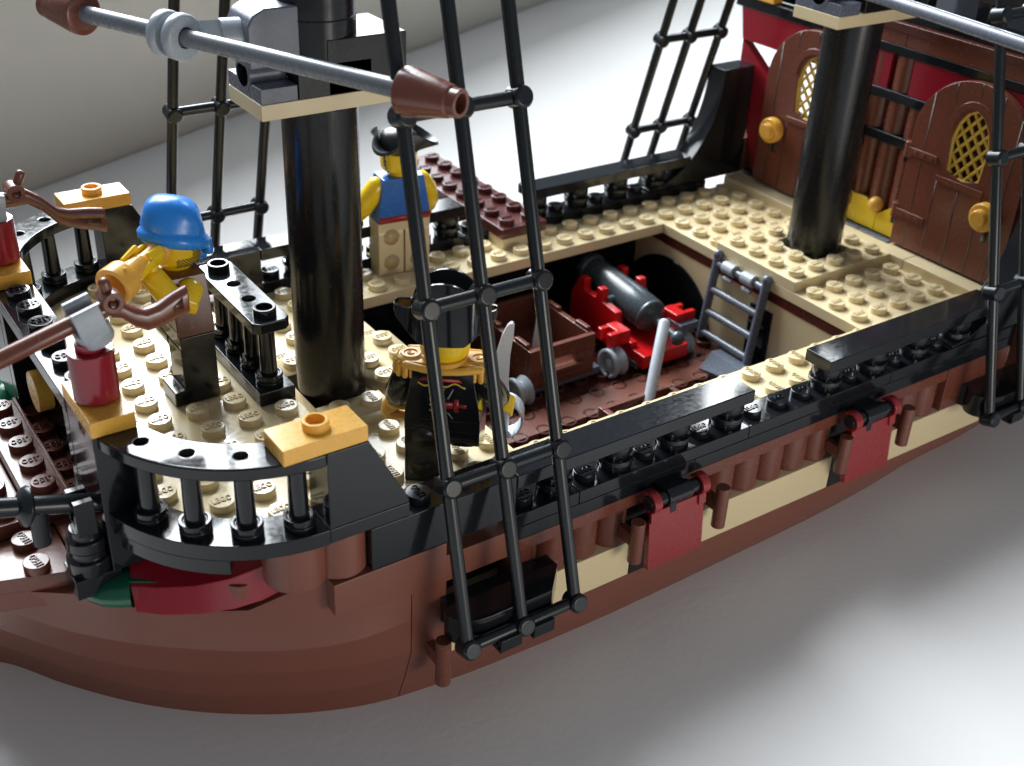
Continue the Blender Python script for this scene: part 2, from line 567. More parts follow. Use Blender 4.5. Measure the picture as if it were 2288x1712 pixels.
ah = MB(BLACK)
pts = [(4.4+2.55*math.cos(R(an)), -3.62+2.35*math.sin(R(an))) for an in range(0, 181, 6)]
ah.prism(pts, -0.02, 0.1, 'x')  # black panel on the solid wall paints the dark inside the arch
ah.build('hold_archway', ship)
MB(BLACK).box(-0.02, 0.1, -1.2, -0.1, -3.58, -1.2).build('hold_doorway', ship)  # flat black panel, painted dark in place of an opening
lt = MB(TAN)
for y0, y1 in ((-7, -2.6), (-2.6, 2.4), (2.4, 7)):
    lt.box(5.0, 5.99, y0+.008, y1-.008, -0.4, 0.4)
lt.build('threshold_tile', ship, bevel=0.03)
# front main deck
fd = MB(TAN)
fd.box(-19, -14, -6.99, 6.99, -0.4, 0)
for x in fr(-18.5, -14.5):
    for y in fr(-6.5, 6.5):
        if abs(y) > 2:
            fd.stud(x, y, 0, 90 if y < 0 else 180)
fd.build('front_deck_plate', ship)
fr_ = MB(TAN)
plate_hole(fr_, -18, -14, -2, 2, -17, 0, 0.005, 0.4)
for x in fr(-17.5, -14.5):
    for y in fr(-1.5, 1.5):
        if not (abs(x+17) < 1 and abs(y) < 1):
            fr_.stud(x, y, 0.4, 180 if y > -1 else 90)
fr_.build('mast_plate', ship)
# foredeck, rounded at the bow
def arc(cx, cy, r, a0, a1, n=14):
    return [(cx+r*math.cos(R(a0+(a1-a0)*i/n)), cy+r*math.sin(R(a0+(a1-a0)*i/n))) for i in range(n+1)]
fo = MB(TAN)
out = [(-19, -7), (-21, -7)]+arc(-21, -4, 3.02, 270, 180)[1:]+arc(-21, 4, 3.02, 180, 90)+[(-19, 7)]
fo.prism(out[::-1], 1.2, 1.6)
for x in fr(-23.5, -19.5):
    for y in fr(-6.5, 6.5):
        if x == -19.5 and abs(y) < 2: continue
        if math.hypot(min(0, x+21), max(0, abs(y)-4)) > 2.75: continue
        fo.stud(x, y, 1.6, 0 if y < 6 else 180)
fo.build('foredeck_plate', ship)
fu = MB(TAN)
fu.box(-19.9, -19.02, -6.9, 6.9, 0.0, 1.19)
fu.build('foredeck_riser', ship)
# curved balustrade at each side of the bow
def ring_sector(mb, cx, cy, r0, r1, a0, a1, z0, z1, n=20):
    mb.prism(arc(cx, cy, r1, a0, a1, n)+arc(cx, cy, r0, a1, a0, n), z0, z1)
for s in (-1, 1):
    a0, a1 = (180, 270) if s < 0 else (90, 180)
    base = MB(BLACK)
    ring_sector(base, -21, s*4, 3.0, 4.0, a0, a1, 1.6, 2.0)
    ring_sector(base, -21, s*4, 3.02, 3.98, a0+18, a1-32, 1.2, 1.595, 12)
    base.box(-21, -19, min(s*7, s*8), max(s*7, s*8), 1.61, 1.99)
    bo = base.build('bow_railing', ship)
    cap = MB(BLACK)
    n = 40
    ring_sector(cap, -21, s*4, 3.0, 4.0, a0, a1, 3.68, 4.0, 30)
    for k in range(5):
        an = R(a0+8+18.5*k)
        cx, cy = -21+3.5*math.cos(an), s*4+3.5*math.sin(an)
        cap.lathe([(0.19, 4.004), (0.165, 4.002)], (cx, cy, 0), cap0=False, cap1=False, nb=True)
    cap.build('railing_cap', bo, bevel=0.05)
    for k in range(5):
        an = R(a0+8+18.5*k)
        cx, cy = -21+3.5*math.cos(an), s*4+3.5*math.sin(an)
        sp = MB(BLACK)
        sp.lathe([(0.36, 2.0), (0.36, 2.1), (0.31, 2.13), (0.36, 2.16), (0.36, 2.3), (0.27, 2.3), (0.27, 2.26), (0.225, 2.26), (0.20, 3.7)], (cx, cy, 0), seg=22)
        sp.build('spindle', bo)
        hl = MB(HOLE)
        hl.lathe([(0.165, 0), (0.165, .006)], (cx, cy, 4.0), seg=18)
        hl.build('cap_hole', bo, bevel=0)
    # corner block with steep slope
    sl = MB(BLACK)
    y0, y1 = sorted((s*8.0, s*7.0))
    sl.prism([(-21, 2.0), (-19.02, 2.0), (-19.02, 2.12), (-20, 3.99), (-21, 3.99)], y0, y1, 'y')
    sl.build('slope_block', ship)
    gp = MB(GOLD)
    gp.box(-21.99, -20.01, y0, y1, 4.01, 4.4)
    gp.lathe([(0.3, 0), (0.3, 0.2125), (0.2, 0.2125), (0.2, 0.03), (0.01, 0.03)], (-21, s*7.5, 4.4), cap0=False)
    gp.build('gold_plate', ship, bevel=0.03)
    gq = MB(GOLD)
    y0, y1 = sorted((s*5.0, s*3.0))
    gq.box(-25, -24.01, y0, y1, 4.01, 4.4)
    gq.build('gold_plate', ship, bevel=0.03)
    wp = MB(BLACK)
    wp.box(-24.98, -24.03, min(s*4.95, s*3.05), max(s*4.95, s*3.05), 0.4, 4.0)
    wp.build('bow_post', ship)
    rc = MB(DRED)
    rc.lathe([(0.42, 4.40), (0.5, 4.46), (0.5, 4.5), (0.5, 5.6)], (-24.5, s*4, 0), seg=12)
    rc.lathe([(0.41, 4.41), (0.41, 4.5)], (-24.5, s*4, 0), seg=24)
    rc.lathe([(0.31, 5.6), (0.31, 5.82)], (-24.5, s*4, 0), seg=24)
    ro = rc.build('round_brick', ship)
    ck = MB(GREY)
    zc = 6.38 if s < 0 else 6.02
    ck.M = T((-24.5, s*4, zc), 0, ry=-16 if s < 0 else 8)
    ck.lathe([(0.36, -.68), (0.40, -.60), (0.40, -.32), (.34, -.26)], seg=24)
    for k in (-1, 1):
        ck.prism([(k*.19, -.42), (k*.38, -.42), (k*.44, .02), (k*.36, .30), (k*.24, .30), (k*.2, .22), (k*.25, 0), (k*.19, -.18)], -0.3, 0.3, 'x')
    ck.build('clip', ro, bevel=0.03)
# front wall of the foredeck with its studded black top
fw = MB(BLACK)
fw.box(-25, -24, -2.99, 2.99, 3.6, 4.0)
for y in fr(-2.5, 2.5):
    fw.stud(-24.5, y, 4.0, 180)
fw.box(-24.4, -24.02, -2.99, 2.99, 0.4, 3.6)
fw.box(-24.98, -24.4, -3.0, -2.6, 0.8, 3.6); fw.box(-24.98, -24.4, 2.6, 3.0, 0.8, 3.6)
fw.build('bow_wall', ship)
ya = MB(GOLD)
ya.M = T((-24.65, 1.2, 1.9), 0)
ya.lathe([(0.55, -.2), (0.55, 0.2)], d=(1, 0, 0), seg=24)
ya.build('figurehead_disc', ship)
# short railing before the fore mast
mr = MB(BLACK)
mr.box(-20, -19.0, -2, 2, 1.61, 2.0)
mro = mr.build('deck_railing', ship)
cp = MB(BLACK)
cpp = [(-20.0+.15, -2), (-19-.15, -2), (-19, -1.85), (-19, 1.85), (-19.15, 2), (-19.85, 2), (-20, 1.85), (-20, -1.85)]
cp.prism(cpp, 3.7, 4.0)
for y in (-1.5, 1.5):
    cp.lathe([(0.3, 0), (0.3, 0.2125), (0.2, 0.2125), (0.2, 0.02), (0.01, 0.02)], (-19.5, y, 4.0), cap0=False)
cp.build('railing_cap', mro, bevel=0.03)
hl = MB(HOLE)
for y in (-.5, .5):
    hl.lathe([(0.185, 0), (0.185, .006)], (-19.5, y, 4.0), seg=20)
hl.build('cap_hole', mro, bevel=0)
for y in fr(-1.5, 1.5):
    sp = MB(BLACK)
    sp.lathe([(0.36, 2.0), (0.36, 2.1), (0.31, 2.13), (0.36, 2.16), (0.36, 2.3), (0.27, 2.3), (0.27, 2.26), (0.225, 2.26), (0.21, 3.72)], (-19.5, y, 0), seg=22)
    sp.build('spindle', mro)

# beak at the bow --------------------------------------------------------
for s in (-1, 1):
    bk = MB(BROWN)
    bk.prism([(-29.0, s*2.85), (-27.16, s*3.47), (-25.55, s*3.98), (-25.55, s*2.02), (-29.0, s*2.02)], -0.4, 0.0)
    bk.prism([(-29.0, s*2.83), (-27.16, s*3.45), (-25.75, s*3.89), (-25.75, s*3.6), (-29.0, s*2.6)], -0.92, -0.4)
    for y in (2.43, 3.43):
        for x in ((-26.32, -27.35) if y < 3 else (-26.32,)):
            bk.stud(x, s*y, 0.0, 100 if s < 0 else 80)
    bk.prism([(-25.53, s*2.02), (-24.3, s*2.02), (-24.3, s*4.35), (-25.53, s*3.98)], -0.5, 0.12)
    bk.prism([(-25.50, s*2.3), (-25.1, s*2.3), (-25.1, s*3.9), (-25.50, s*3.8)], 0.12, 0.16)
    bk.build('beak_plate', ship)
bu = MB(BROWN)
bu.box(-27.9, -26.02, -2.0, 2.0, 0.0, 0.4)
bu.box(-26.0, -25.0, -1.98, 2.98, 0.0, 0.8)
bu.studs((-25.5,), fr(-1.5, 2.5), 0.8, 180)
bu.box(-25.0, -24.42, -2.98, 2.98, 0.0, 0.42)
bu.box(-25.09, -25.0, -2.4, 2.98, 0.8, 0.86)
bu.studs((-24.72,), fr(-1.5, 2.5), 0.42, 180)
bu.studs((-26.5, -27.5), fr(-1.5, 1.5), 0.4, 180)
bu.build('bow_deck_plate', ship)
# brown quarter rounds, red and green pieces under the railing
for s in (-1, 1):
    q = MB(HULLB)
    ys = s*7.15
    q.cyl((-21.52, ys, 0.42), (-21.52, ys, 1.59), 0.74, seg=32)
    q.cyl((-20.5, s*7.3, 0.42), (-20.5, s*7.3, 1.59), 0.66, seg=32)
    q.cyl((-22.6, s*6.5, -0.1), (-22.6, s*6.5, 0.3), 0.36, seg=24)
    q.cyl((-23.8, s*3.9, 0.3), (-23.8, s*3.9, 1.2), 0.45, seg=24)
    q.build('bow_log', ship)
    rd = MB(DRED)
    rs = []
    for x, yb, zb, yt, zt in ((-24.80, 5.62, -.40, 5.30, .12), (-24.3, 6.05, -.41, 5.72, .14), (-23.6, 6.48, -.38, 6.2, .24), (-22.9, 6.80, -.30, 6.6, .44), (-22.3, 7.0, -.17, 6.9, .72), (-21.72, 7.08, 0.0, 7.05, 1.05)):
        rs.append([(x, -s*-yb if s > 0 else -yb, zb), (x+.03, s*yt, zt), (x+.55, s*(yt-1.5), zt+.55), (x+.4, s*(yb-1.7), zb)])
    rd.rings(rs)
    rd.build('curved_slope', ship)
    gr = MB(GREEN)
    rs = []
    for t_, hw, hh in ((0.02, .05, .05), (.2, .32, .26), (.45, .52, .38), (.75, .62, .44), (1.0, .64, .46)):
        x = -25.70+1.0*t_; y = -4.45-0.62*t_
        ring = []
        for i in range(14):
            an = 2*math.pi*i/14
            oy = hw*math.cos(an); oz = hh*math.sin(an)
            ring.append((x+oy*.30, (y+oy*.92)*(-s), -0.28+oz*.8+0.22*t_))
        rs.append(ring)
    gr.rings(rs, nb=True)
    gr.prism([(-24.78, s*5.2), (-24.5, s*3.9), (-23.3, s*4.4), (-24.2, s*5.6)], -0.1, 0.2)
    gr.build('tail_lens', ship)

# masts -------------------------------------------------------------------
for nm, mx in (('fore', -17.0), ('main', 3.0)):
    m = MB(MAST)
    m.cyl((mx, 0, -0.3), (mx, 0, 8.8), 0.985, seg=48)
    if nm == 'fore':
        m.box(mx-1, mx+1, -1, 1, 9.2, 10.0)
        m.box(mx-.2, mx+1.98, -1, 1, 9.2, 10.55)
        m.lathe([(0.985, 10.0), (0.985, 14.6)], (mx, 0, 0), seg=48)
        m.lathe([(1.0, 10.95), (1.0, 11.0)], (mx, 0, 0), seg=48)
    else:
        m.box(mx-.8, mx+1.98, -1, 1, 9.2, 10.4)
        m.lathe([(0.985, 10.0), (0.985, 12.6)], (mx, 0, 0), seg=48)
    mo = m.build('mast', ship, bevel=0.03)
    pl = MB(TAN).box(mx-1.99, mx+1.99, -0.99, 0.99, 8.8, 9.2)
    pl.build('platform', mo, bevel=0.02)
    dg = MB(DGREY)
    dg.box(mx-1.98, mx-1.02, -0.98, 0.98, 9.205, 9.58)
    dg.lathe([(0.42, -.0), (0.42, .96), (0.3, .96)], (mx-2.0, 0, 9.72), (1, 0, 0), seg=28)
    dg.build('pin_plate', mo, bevel=0.02)
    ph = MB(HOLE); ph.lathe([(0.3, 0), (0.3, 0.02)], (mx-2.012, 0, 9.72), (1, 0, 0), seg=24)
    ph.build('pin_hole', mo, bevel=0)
    if nm == 'fore':
        ho = MB(DGREY)
        prof = [(-1.2, 9.95), (1.0, 9.95), (1.0, 11.35), (-.75, 11.35), (-1.05, 11.2), (-1.2, 10.95)]
        ho.prism([(mx+p_[0]-.85, p_[1]) for p_ in prof], -0.62, 0.62, 'y')
        ho.build('yard_holder', mo, bevel=0.05)

# yards --------------------------------------------------------------------
def yard(pa, pb, rad, mat, ends, clip_at=None, parent=None):
    pa = Vector(pa); pb = Vector(pb); d = (pb-pa).normalized()
    y = MB(mat).cyl(pa, pb, rad, seg=28)
    yo = y.build('yard', ship)
    for e, dd in ends:
        e = Vector(e)
        c = MB(BROWN)
        c.lathe([(0.26, 0.0), (0.44, 0.0), (0.52, 0.03), (0.52, 0.22), (0.34, 1.18), (0.30, 1.2), (0.30, 1.42), (0.20, 1.42), (0.20, 0.9), (0.02, 0.9)], e, dd, seg=28)
        if True:
            x_, y_ = c.frame(dd)
        c.build('end_cone', yo, bevel=0.03)
    if clip_at is not None:
        c = MB(GREY)
        q = Vector(clip_at)
        for off in (-0.42, 0.06):
            c.lathe([(0.235, off), (0.235, off+.30), (0.50, off+.30), (0.54, off+.24), (0.54, off+.06), (0.50, off), (0.235, off)], q, d, seg=32, cap0=False, cap1=False)
        c.lathe([(0.24, -.2), (0.36, -.2), (0.36, .1), (0.24, .1)], q, d, seg=28, cap0=False, cap1=False)
        g = Vector((-18.85, 0.0, 10.62))
        a0 = q+(g-q).normalized()*0.40
        c.tube([a0, q*.4+g*.6], [0.33, 0.36], seg=4, cap=False)
        c.tube([q*.4+g*.6, g-(g-q).normalized()*.02], [0.40, 0.44], seg=16, cap=False)
        c.cyl(g-(g-q).normalized()*.10, g+(g-q).normalized()*.12, 0.58, seg=28)
        c.build('yard_clip', yo, bevel=0.03)
    return yo
Ya, Yb = Vector((-21.90, 3.10, 10.80)), Vector((-17.90, -6.00, 10.80))
yd = (Yb-Ya).normalized()
yard(Ya-yd*.3, Yb+yd*.3, 0.205, BAR, ((Yb-yd*.05, yd), (Ya+yd*.35, -yd)), Ya+yd*3.35)
yard((1.2, 0.4, 10.2), (-0.6, -13.5, 10.2), 0.21, DGREY, (((-0.6, -13.5, 10.2), (-.13, -1, 0)), ))

# rigging ladders ------------------------------------------------------------
def rigging(bot, top, rungs, s, rr=0.165):
    # bot/top: the three rail ends, rungs: z of the cross bars
    m = MB(RIG)
    for a_, b_2 in zip(bot, top):
        m.cyl(a_, b_2, rr, seg=16)
    def at(i, z):
        a_, b_2 = Vector(bot[i]), Vector(top[i]); t_ = (z-a_.z)/(b_2.z-a_.z)
        return a_+(b_2-a_)*t_
    for z in rungs:
        ps = [at(i, z) for i in range(3)]
        m.cyl(ps[0], ps[1], rr*.95, seg=16); m.cyl(ps[1], ps[2], rr*.95, seg=16)
        for p_ in ps:
            m.lathe([(0.20, -.27), (0.26, -.21), (0.26, .21), (0.20, .27)], p_, (0, s, 0.29), seg=18)
    m.build('rigging', ship, bevel=0.02)
SL = 0.29
def rig_pts(xs, z, s, off):
    return [(x, s*(off-SL*(z+1.7)), z) for x in xs]
ZR = [-1.72, 2.27, 6.27, 10.25]
rigging(rig_pts((-18.23, -16.66, -15.05), -1.75, -1, 9.4), rig_pts((-17.86, -16.5, -15.0), 14.5, -1, 9.4), ZR, -1)
rigging(rig_pts((1.70, 3.3, 4.9), -1.75, -1, 9.4), rig_pts((2.40, 3.9, 5.4), 14.5, -1, 9.4), ZR, -1)
rigging(rig_pts((-18.35, -16.78, -15.2), -1.75, 1, 9.95), rig_pts((-18.15, -16.65, -15.15), 14.5, 1, 9.95), [-1.72, 2.4, 6.42, 10.4], 1)
rigging(rig_pts((1.25, 2.68, 4.34), -1.75, 1, 9.95), rig_pts((1.15, 2.6, 4.2), 14.5, 1, 9.95), [-1.72, 2.42, 6.42, 10.4], 1)
for s in (-1, 1):
    for x0 in (-18.35, 1.75):
        cpl = MB(BLACK)
        pp = [(x0+3.4, 0), (x0+.2, 0)]+[(x0+.9+.9*math.cos(R(an)), .62+.62*math.sin(R(an))) for an in range(225, 89, -15)]+[(x0+2.7, 1.24), (x0+3.4, .5)]
        cpl.prism([(q[0], s*(7.99+q[1])) for q in pp], -2.0, -1.22)
        for kx in (x0+1.0, x0+1.98):
            cpl.box(kx-.08, kx+.54, min(s*9.0, s*9.62), max(s*9.0, s*9.62), -2.16, -1.95)
            cpl.box(kx-.08, kx+.54, min(s*9.5, s*9.66), max(s*9.5, s*9.66), -2.1, -1.74)
            cpl.box(kx-.08, kx+.54, min(s*9.0, s*9.2), max(s*9.0, s*9.2), -2.0, -1.5)
        cpl.build('chain_plate', ship)

# stern cabin front ---------------------------------------------------------
cw = MB(BROWN)
cw.box(6.45, 6.9, -7.9, 2.2, 0.3, 7.1); cw.box(6.45, 6.9, 2.2, 7.9, 0.3, 2.9)  # left low on one side so brightness shows through the door lattice
cw.build('cabin_wall', ship)
lgw = MB(BROWN)
for z0, z1 in ((5.8, 7.08), (4.26, 5.42), (0.42, 3.86)):
    for y in ((0.95, 0.0, -.95) if z0 < 5 else (0.95, 0.0)):
        lgw.cyl((6.5, y, z0), (6.5, y, z1), 0.49, seg=28)
lgw.build('log_brick', ship)
for z0, z1, y0, y1 in ((7.1, 7.42, -8.6, 1.2), (5.44, 5.79, -1.5, 1.25), (3.88, 4.25, -1.3, 1.25)):
    MB(BLACK).box(5.98, 6.6, y0, y1, z0, z1).build('black_beam', ship)
MB(BLACK).box(5.98, 6.6, 1.3, 8.6, 7.08, 7.5).build('black_beam', ship)
MB(BLACK).box(5.99, 6.5, -7.4, 7.4, 0.15, 0.52).build('door_sill', ship)
ub = MB(BROWN)
for y0, y1 in ((-8.6, -.02), (0.02, 1.25)):
    ub.box(6.0, 6.6, y0, y1, 7.43, 7.9)
ub.build('upper_plate', ship)
MB(DBROWN).box(5.9, 6.8, -8.6, 1.25, 7.91, 8.22).build('poop_deck_edge', ship)
pd = MB(BLACK)
pd.box(6.2, 7.0, -8.6, 8.6, 8.23, 8.75)
pd.box(7.0, 21, -8.6, 8.6, 7.4, 8.1)
for y in fr(-7.5, 7.5, 2.5):
    pd.box(6.4, 6.9, y-.25, y+.25, 8.75, 9.5)
pd.box(6.3, 7.0, -8.6, 8.6, 9.5, 10.3)
pd.build('poop_rail', ship)
MB(GOLD).box(5.9, 6.4, 6.5, 7.9, 7.52, 7.9).build('gold_plate', ship)
rp = MB(DRED)
for s in (-1, 1):
    rp.prism([(s*2.2, 5.8), (s*.5, 5.8), (s*.5, 7.09), (s*4.2, 7.09), (s*4.2, 5.8)], 6.02, 6.46, 'x')
    rp.prism([(s*4.2, 3.2), (s*8.0, 5.82), (s*8.0, 5.0), (s*7.2, 2.4), (s*6.4, 0.6), (s*4.2, .6)][::1], 6.03, 6.45, 'x')
    rp.prism([(s*4.2, 5.81), (s*8.04, 5.81), (s*8.3, 7.08), (s*7.0, 7.08), (s*4.2, 7.08)], 6.03, 6.45, 'x')
rp.build('red_panel', ship)
for s in (-1, 1):
    cy = s*3.68
    d = MB(BROWN)
    hw = 2.36; zsp = 5.0
    outl = [(-hw, 0.5), (hw, 0.5), (hw, zsp-.2)]
    outl += [(hw*math.cos(R(an)), zsp-.15+2.3*math.sin(R(an))) for an in range(4, 180, 8)]+[(-hw, zsp-.2)]
    # window opening: pointed arch
    wo = [(-.66, 3.66), (.66, 3.66), (.78, 5.0), (.62, 5.6), (.36, 6.0), (0, 6.2), (-.36, 6.0), (-.62, 5.6), (-.78, 5.0)]
    # door slab as strips round the opening
    xa, xb = 5.68, 6.0
    N = 60
    def edge(a):
        return a
    import bisect
    def span_at(z):
        hw_ = hw if z < zsp-.15 else hw*math.sqrt(max(0.0, 1-((z-(zsp-.15))/2.3)**2))
        return hw_
    def win_at(z):
        pr = [(3.66, .66), (5.0, .78), (5.6, .62), (6.0, .36), (6.2, 0.0)]
        if z <= 3.66 or z >= 6.2: return 0.0
        return interp(pr, z)
    # left and right halves with the window cut out
    zs = [0.5, 1.4, 2.3, 3.2, 3.66]+[3.66+i*(6.2-3.66)/14 for i in range(1, 15)]+[6.35, 6.6, 6.8, 6.95, 7.05, 7.12, 7.149]
    for side in (-1, 1):
        rs = []
        for z in zs:
            wv, hv = win_at(z), max(span_at(z), 0.02)
            rs.append([(xa, cy+side*wv, z), (xa, cy+side*hv, z), (xb, cy+side*hv, z), (xb, cy+side*wv, z)])
        d.rings(rs)
    do = d.build('cabin_door', ship, bevel=0.03, ang=60)
    # planking grooves, straps and arch moulding
    gv = MB(INK)
    for k in (-1.75, -.95, 0, .95, 1.75):
        top = span_at(0)
        zt = zsp-.15+2.3*math.sqrt(max(0, 1-(k/hw)**2))-.03
        segs = [(0.55, zt)] if abs(k) > 1 else [(0.55, 3.5), (6.7 if abs(k) < .5 else 6.3, zt)]
        for za, zb_ in segs:
            gv.box(xa-.006, xa+.01, cy+k-.018, cy+k+.018, za, zb_)
    gv.build('plank_groove', do, bevel=0)
    ml = MB(BROWN)
    mp = [(-.9*s*0+1.0*math.cos(R(an)), 5.35+1.15*math.sin(R(an))) for an in range(0, 181, 9)]
    mi = [(.80*math.cos(R(an)), 5.35+.9*math.sin(R(an))) for an in range(180, -1, -9)]
    ml.prism([(cy+q[0], q[1]) for q in mp+mi], xa-.06, xa+.02, 'x')
    ml.box(xa-.08, xa+.01, cy-1.0, cy+1.0, 3.40, 3.62)
    hy = -s  # hinge side is towards the middle of the ship
    for zh in (1.75, 4.1):
        ml.box(xa-.07, xa+.01, min(cy+hy*hw, cy+hy*1.1), max(cy+hy*hw, cy+hy*1.1), zh-.13, zh+.13)
        for q in range(3):
            ml.lathe([(.05, 0), (.05, .1)], (xa-.02, cy+hy*(1.3+.35*q), zh), (-1, 0, 0), seg=10)
        ml.lathe([(0.2, -.28), (0.2, .28)], (xa+.12, cy+hy*(hw+.06), zh), (0, 0, 1), seg=16)
    ml.build('door_strap', do, bevel=0.02)
    hp = MB(BLACK)
    for zh in (1.35, 3.75):
        hp.box(5.9, 6.4, min(cy+hy*(hw+.02), cy+hy*(hw+.32)), max(cy+hy*(hw+.02), cy+hy*(hw+.32)), zh-.25, zh+.2)
    hp.build('door_hinge', do)
    # gold lattice
    la = MB(LATT)
    for i in range(len(wo)):
        p0, p1 = wo[i], wo[(i+1) % len(wo)]
        la.tube([(5.8, cy+p0[0]*.97, p0[1]), (5.8, cy+p1[0]*.97, p1[1])], 0.075, seg=8)
    def clip_line(k, sg):
        # line z = k + sg*y*1.15 inside the opening
        ok = []
        for i in range(-80, 81):
            y = i*.0105
            z = k+sg*y*1.25
            if 3.68 < z < 6.17 and abs(y) < win_at(z)-.01:
                ok.append((y, z))
        return (ok[0], ok[-1]) if len(ok) > 3 else None
    for sg in (-1, 1):
        for i in range(9):
            seg_ = clip_line(3.1+.55*i, sg)
            if seg_:
                la.tube([(5.82, cy+seg_[0][0], seg_[0][1]), (5.82, cy+seg_[1][0], seg_[1][1])], 0.062, seg=8)
    la.build('lattice_window', do, bevel=0)
    kb = MB(GOLD)
    ky = cy+s*1.42
    kb.lathe([(0.3, 0), (0.3, .12), (0.49, .13), (0.51, .2), (0.51, .44), (0.47, .5), (0.31, .5), (0.31, .68), (0.27, .72)], (5.68, ky, 2.92), (-1, 0, 0), seg=28)
    kb.build('door_knob', do, bevel=0.02)
    kl = MB(INK); kl.box(5.66, 5.7, ky-.1, ky+.1, 1.95, 2.4); kl.build('key_hole', do, bevel=0)
# yellow pieces and grey step in the middle of the cabin front
yp = MB(YEL)
yp.prism([(1.2, 0.5), (-.28, 0.5), (-.28, 1.2), (-.02, 1.36), (.3, 1.62), (1.2, 1.62)], 5.95, 6.05, 'x')
yp.prism([(-.30, 0.5), (-1.5, 0.5), (-1.5, 1.62), (-.9, 1.62), (-.55, 1.36), (-.30, 1.2)], 5.95, 6.05, 'x')
yp.build('yellow_panel', ship)
MB(GOLD).ball((6.0, -.15, 1.5), 0.3).build('gold_boss', ship)
gs = MB(DGREY); gs.box(5.62, 5.95, 0.15, 1.25, 0.12, 0.46); gs.box(5.62, 5.95, -1.3, 0.12, 0.12, 0.46); gs.build('cabin_step', ship)
sb_ = MB(BROWN)
sb_.box(7.0, 21, -7.6, 1.5, -2.0, 7.35); sb_.box(7.0, 21, 1.5, 7.6, -2.0, 1.2)  # out-of-view stern body added to shade the table; far side kept low for light
sb_.build('cabin', ship)
sr = MB(BLACK)
sr.box(7.0, 21, -8.6, -8.2, 8.1, 11.5); sr.box(20.6, 21, -8.2, 8.6, 8.1, 15)  # added with the stern body to cast shadow on the table
sr.build('poop_bulwark', ship)
# curved black ramps at both sides of the cabin
for s in (-1, 1):
    rm = MB(BLACK)
    prof = [(0.9, 0.41), (1.8, 0.75), (2.9, 1.55), (3.55, 2.5), (4.0, 3.6), (4.18, 4.75), (4.18, 4.95), (5.95, 4.95), (5.95, 0.41)]
    def curve():
        pts = []
        for i in range(15):
            t_ = i/14
            an = R(90*t_)
            pts.append((0.9+3.4*math.sin(an), 0.5+4.3*(1-math.cos(an))))
        return pts
    prof = curve()+[(4.3, 4.98), (5.95, 4.98), (5.95, 0.41), (0.9, 0.41)]
    y0, y1 = sorted((s*7.02, s*7.98))
    rm.prism(prof, y0, y1, 'y')
    rm.build('curved_ramp', ship, bevel=0.04, ang=45)
    bb = MB(BROWN)
    bb.box(6.0, 6.9, min(s*7.0, s*7.9), max(s*7.0, s*7.9), -2.4, 1.9)
    bb.build('cabin_corner', ship)

# boarding plank on the far rail --------------------------------------------
pk = MB(PLANKB)
pk.box(-6.99, -5.01, 6.0, 10.0, 0.41, 0.8); pk.box(-6.99, -5.01, 10.02, 14.2, 0.41, 0.8)
for y in fr(6.5, 13.5):
    for x in (-6.5, -5.5):
        pk.stud(x, y, 0.8, 180)
pk.box(-7.9, -6.1, 9.0, 10.6, 0.0, 0.4)
pk.build('gangplank', ship)
ps = MB(TAN); ps.box(-6.95, -5.05, 6.02, 6.98, 0.0, 0.4); ps.build('gangplank_support', ship)

# ------------------------------------------------------------------ minifigures
def fig_parts(root, torso_mat, leg_mat, arm_mat, hand_mat, larm, rarm, hip_mat=None, lswing=0, rswing=0, head_yaw=0, rleg=None, skip_r=False, lhand_mat=None):
    def B(mb, name, par=root, bevel=0.03, **k):
        return mb.build(name, par, own=True, bevel=bevel, **k)
    for side, sw, nm in ((-1, lswing, 'leg'), (1, rswing, 'leg')):
        lm = leg_mat
        m = MB(lm)
        m.M = Matrix.Translation((0, 0, 1.5)) @ Matrix.Rotation(R(sw), 4, 'X') @ Matrix.Translation((0, 0, -1.5))
        x0, x1 = (0.03, 0.96) if side > 0 else (-0.96, -0.03)
        if side > 0 and rleg is not None:
            m.use(rleg)
            m.lathe([(0.30, 0), (0.34, .1), (0.34, .3), (0.2, .38), (0.19, 1.2)], ((x0+x1)/2, 0, 0), seg=20)
            m.use(lm)
            m.cyl((x0, 0, 1.5), (x1, 0, 1.5), 0.47, seg=24)
        else:
            prof = [(-.46, 0.02), (.74, 0.02), (.74, .42), (.46, .46), (.46, 1.5)]
            prof += [(.46*math.cos(R(an)), 1.5+.44*math.sin(R(an))) for an in range(15, 180, 15)]+[(-.46, 1.5)]
            m.prism(prof, x0, x1, 'x')
            m.use(leg_mat)
        B(m, 'leg')
        if not (side > 0 and rleg is not None):
            hm = MB(INK if leg_mat is BLACK else TANH)  # flat darker discs paint the shade inside the leg recesses
            hm.M = m.M
            for hz in (0.48, 1.42):
                hm.lathe([(0.29, 0), (0.29, .012)], ((x0+x1)/2, -.458, hz), (0, -1, 0), seg=22)
            B(hm, 'leg_hole', bevel=0)
    hp = MB(hip_mat or leg_mat)
    hp.box(-.97, .97, -.45, .45, 1.62, 1.96)
    B(hp, 'hips')
    to = MB(torso_mat)
    zt = 3.52
    ring = lambda hx, y0, y1, z: [(-hx, y0, z), (hx, y0, z), (hx, y1, z), (-hx, y1, z)]
    to.rings([ring(.97, -.49, .49, 1.965), ring(.93, -.49, .49, 2.35), ring(.74, -.46, .46, zt)])
    tor = B(to, 'torso')
    for side, pts in ((-1, larm), (1, rarm)):
        m = MB(arm_mat)
        m.tube(pts, [0.33, 0.37, 0.335, 0.30][:len(pts)] if len(pts) == 4 else [0.33, 0.36, 0.31], seg=18)
        B(m, 'arm', bevel=0)
    return tor
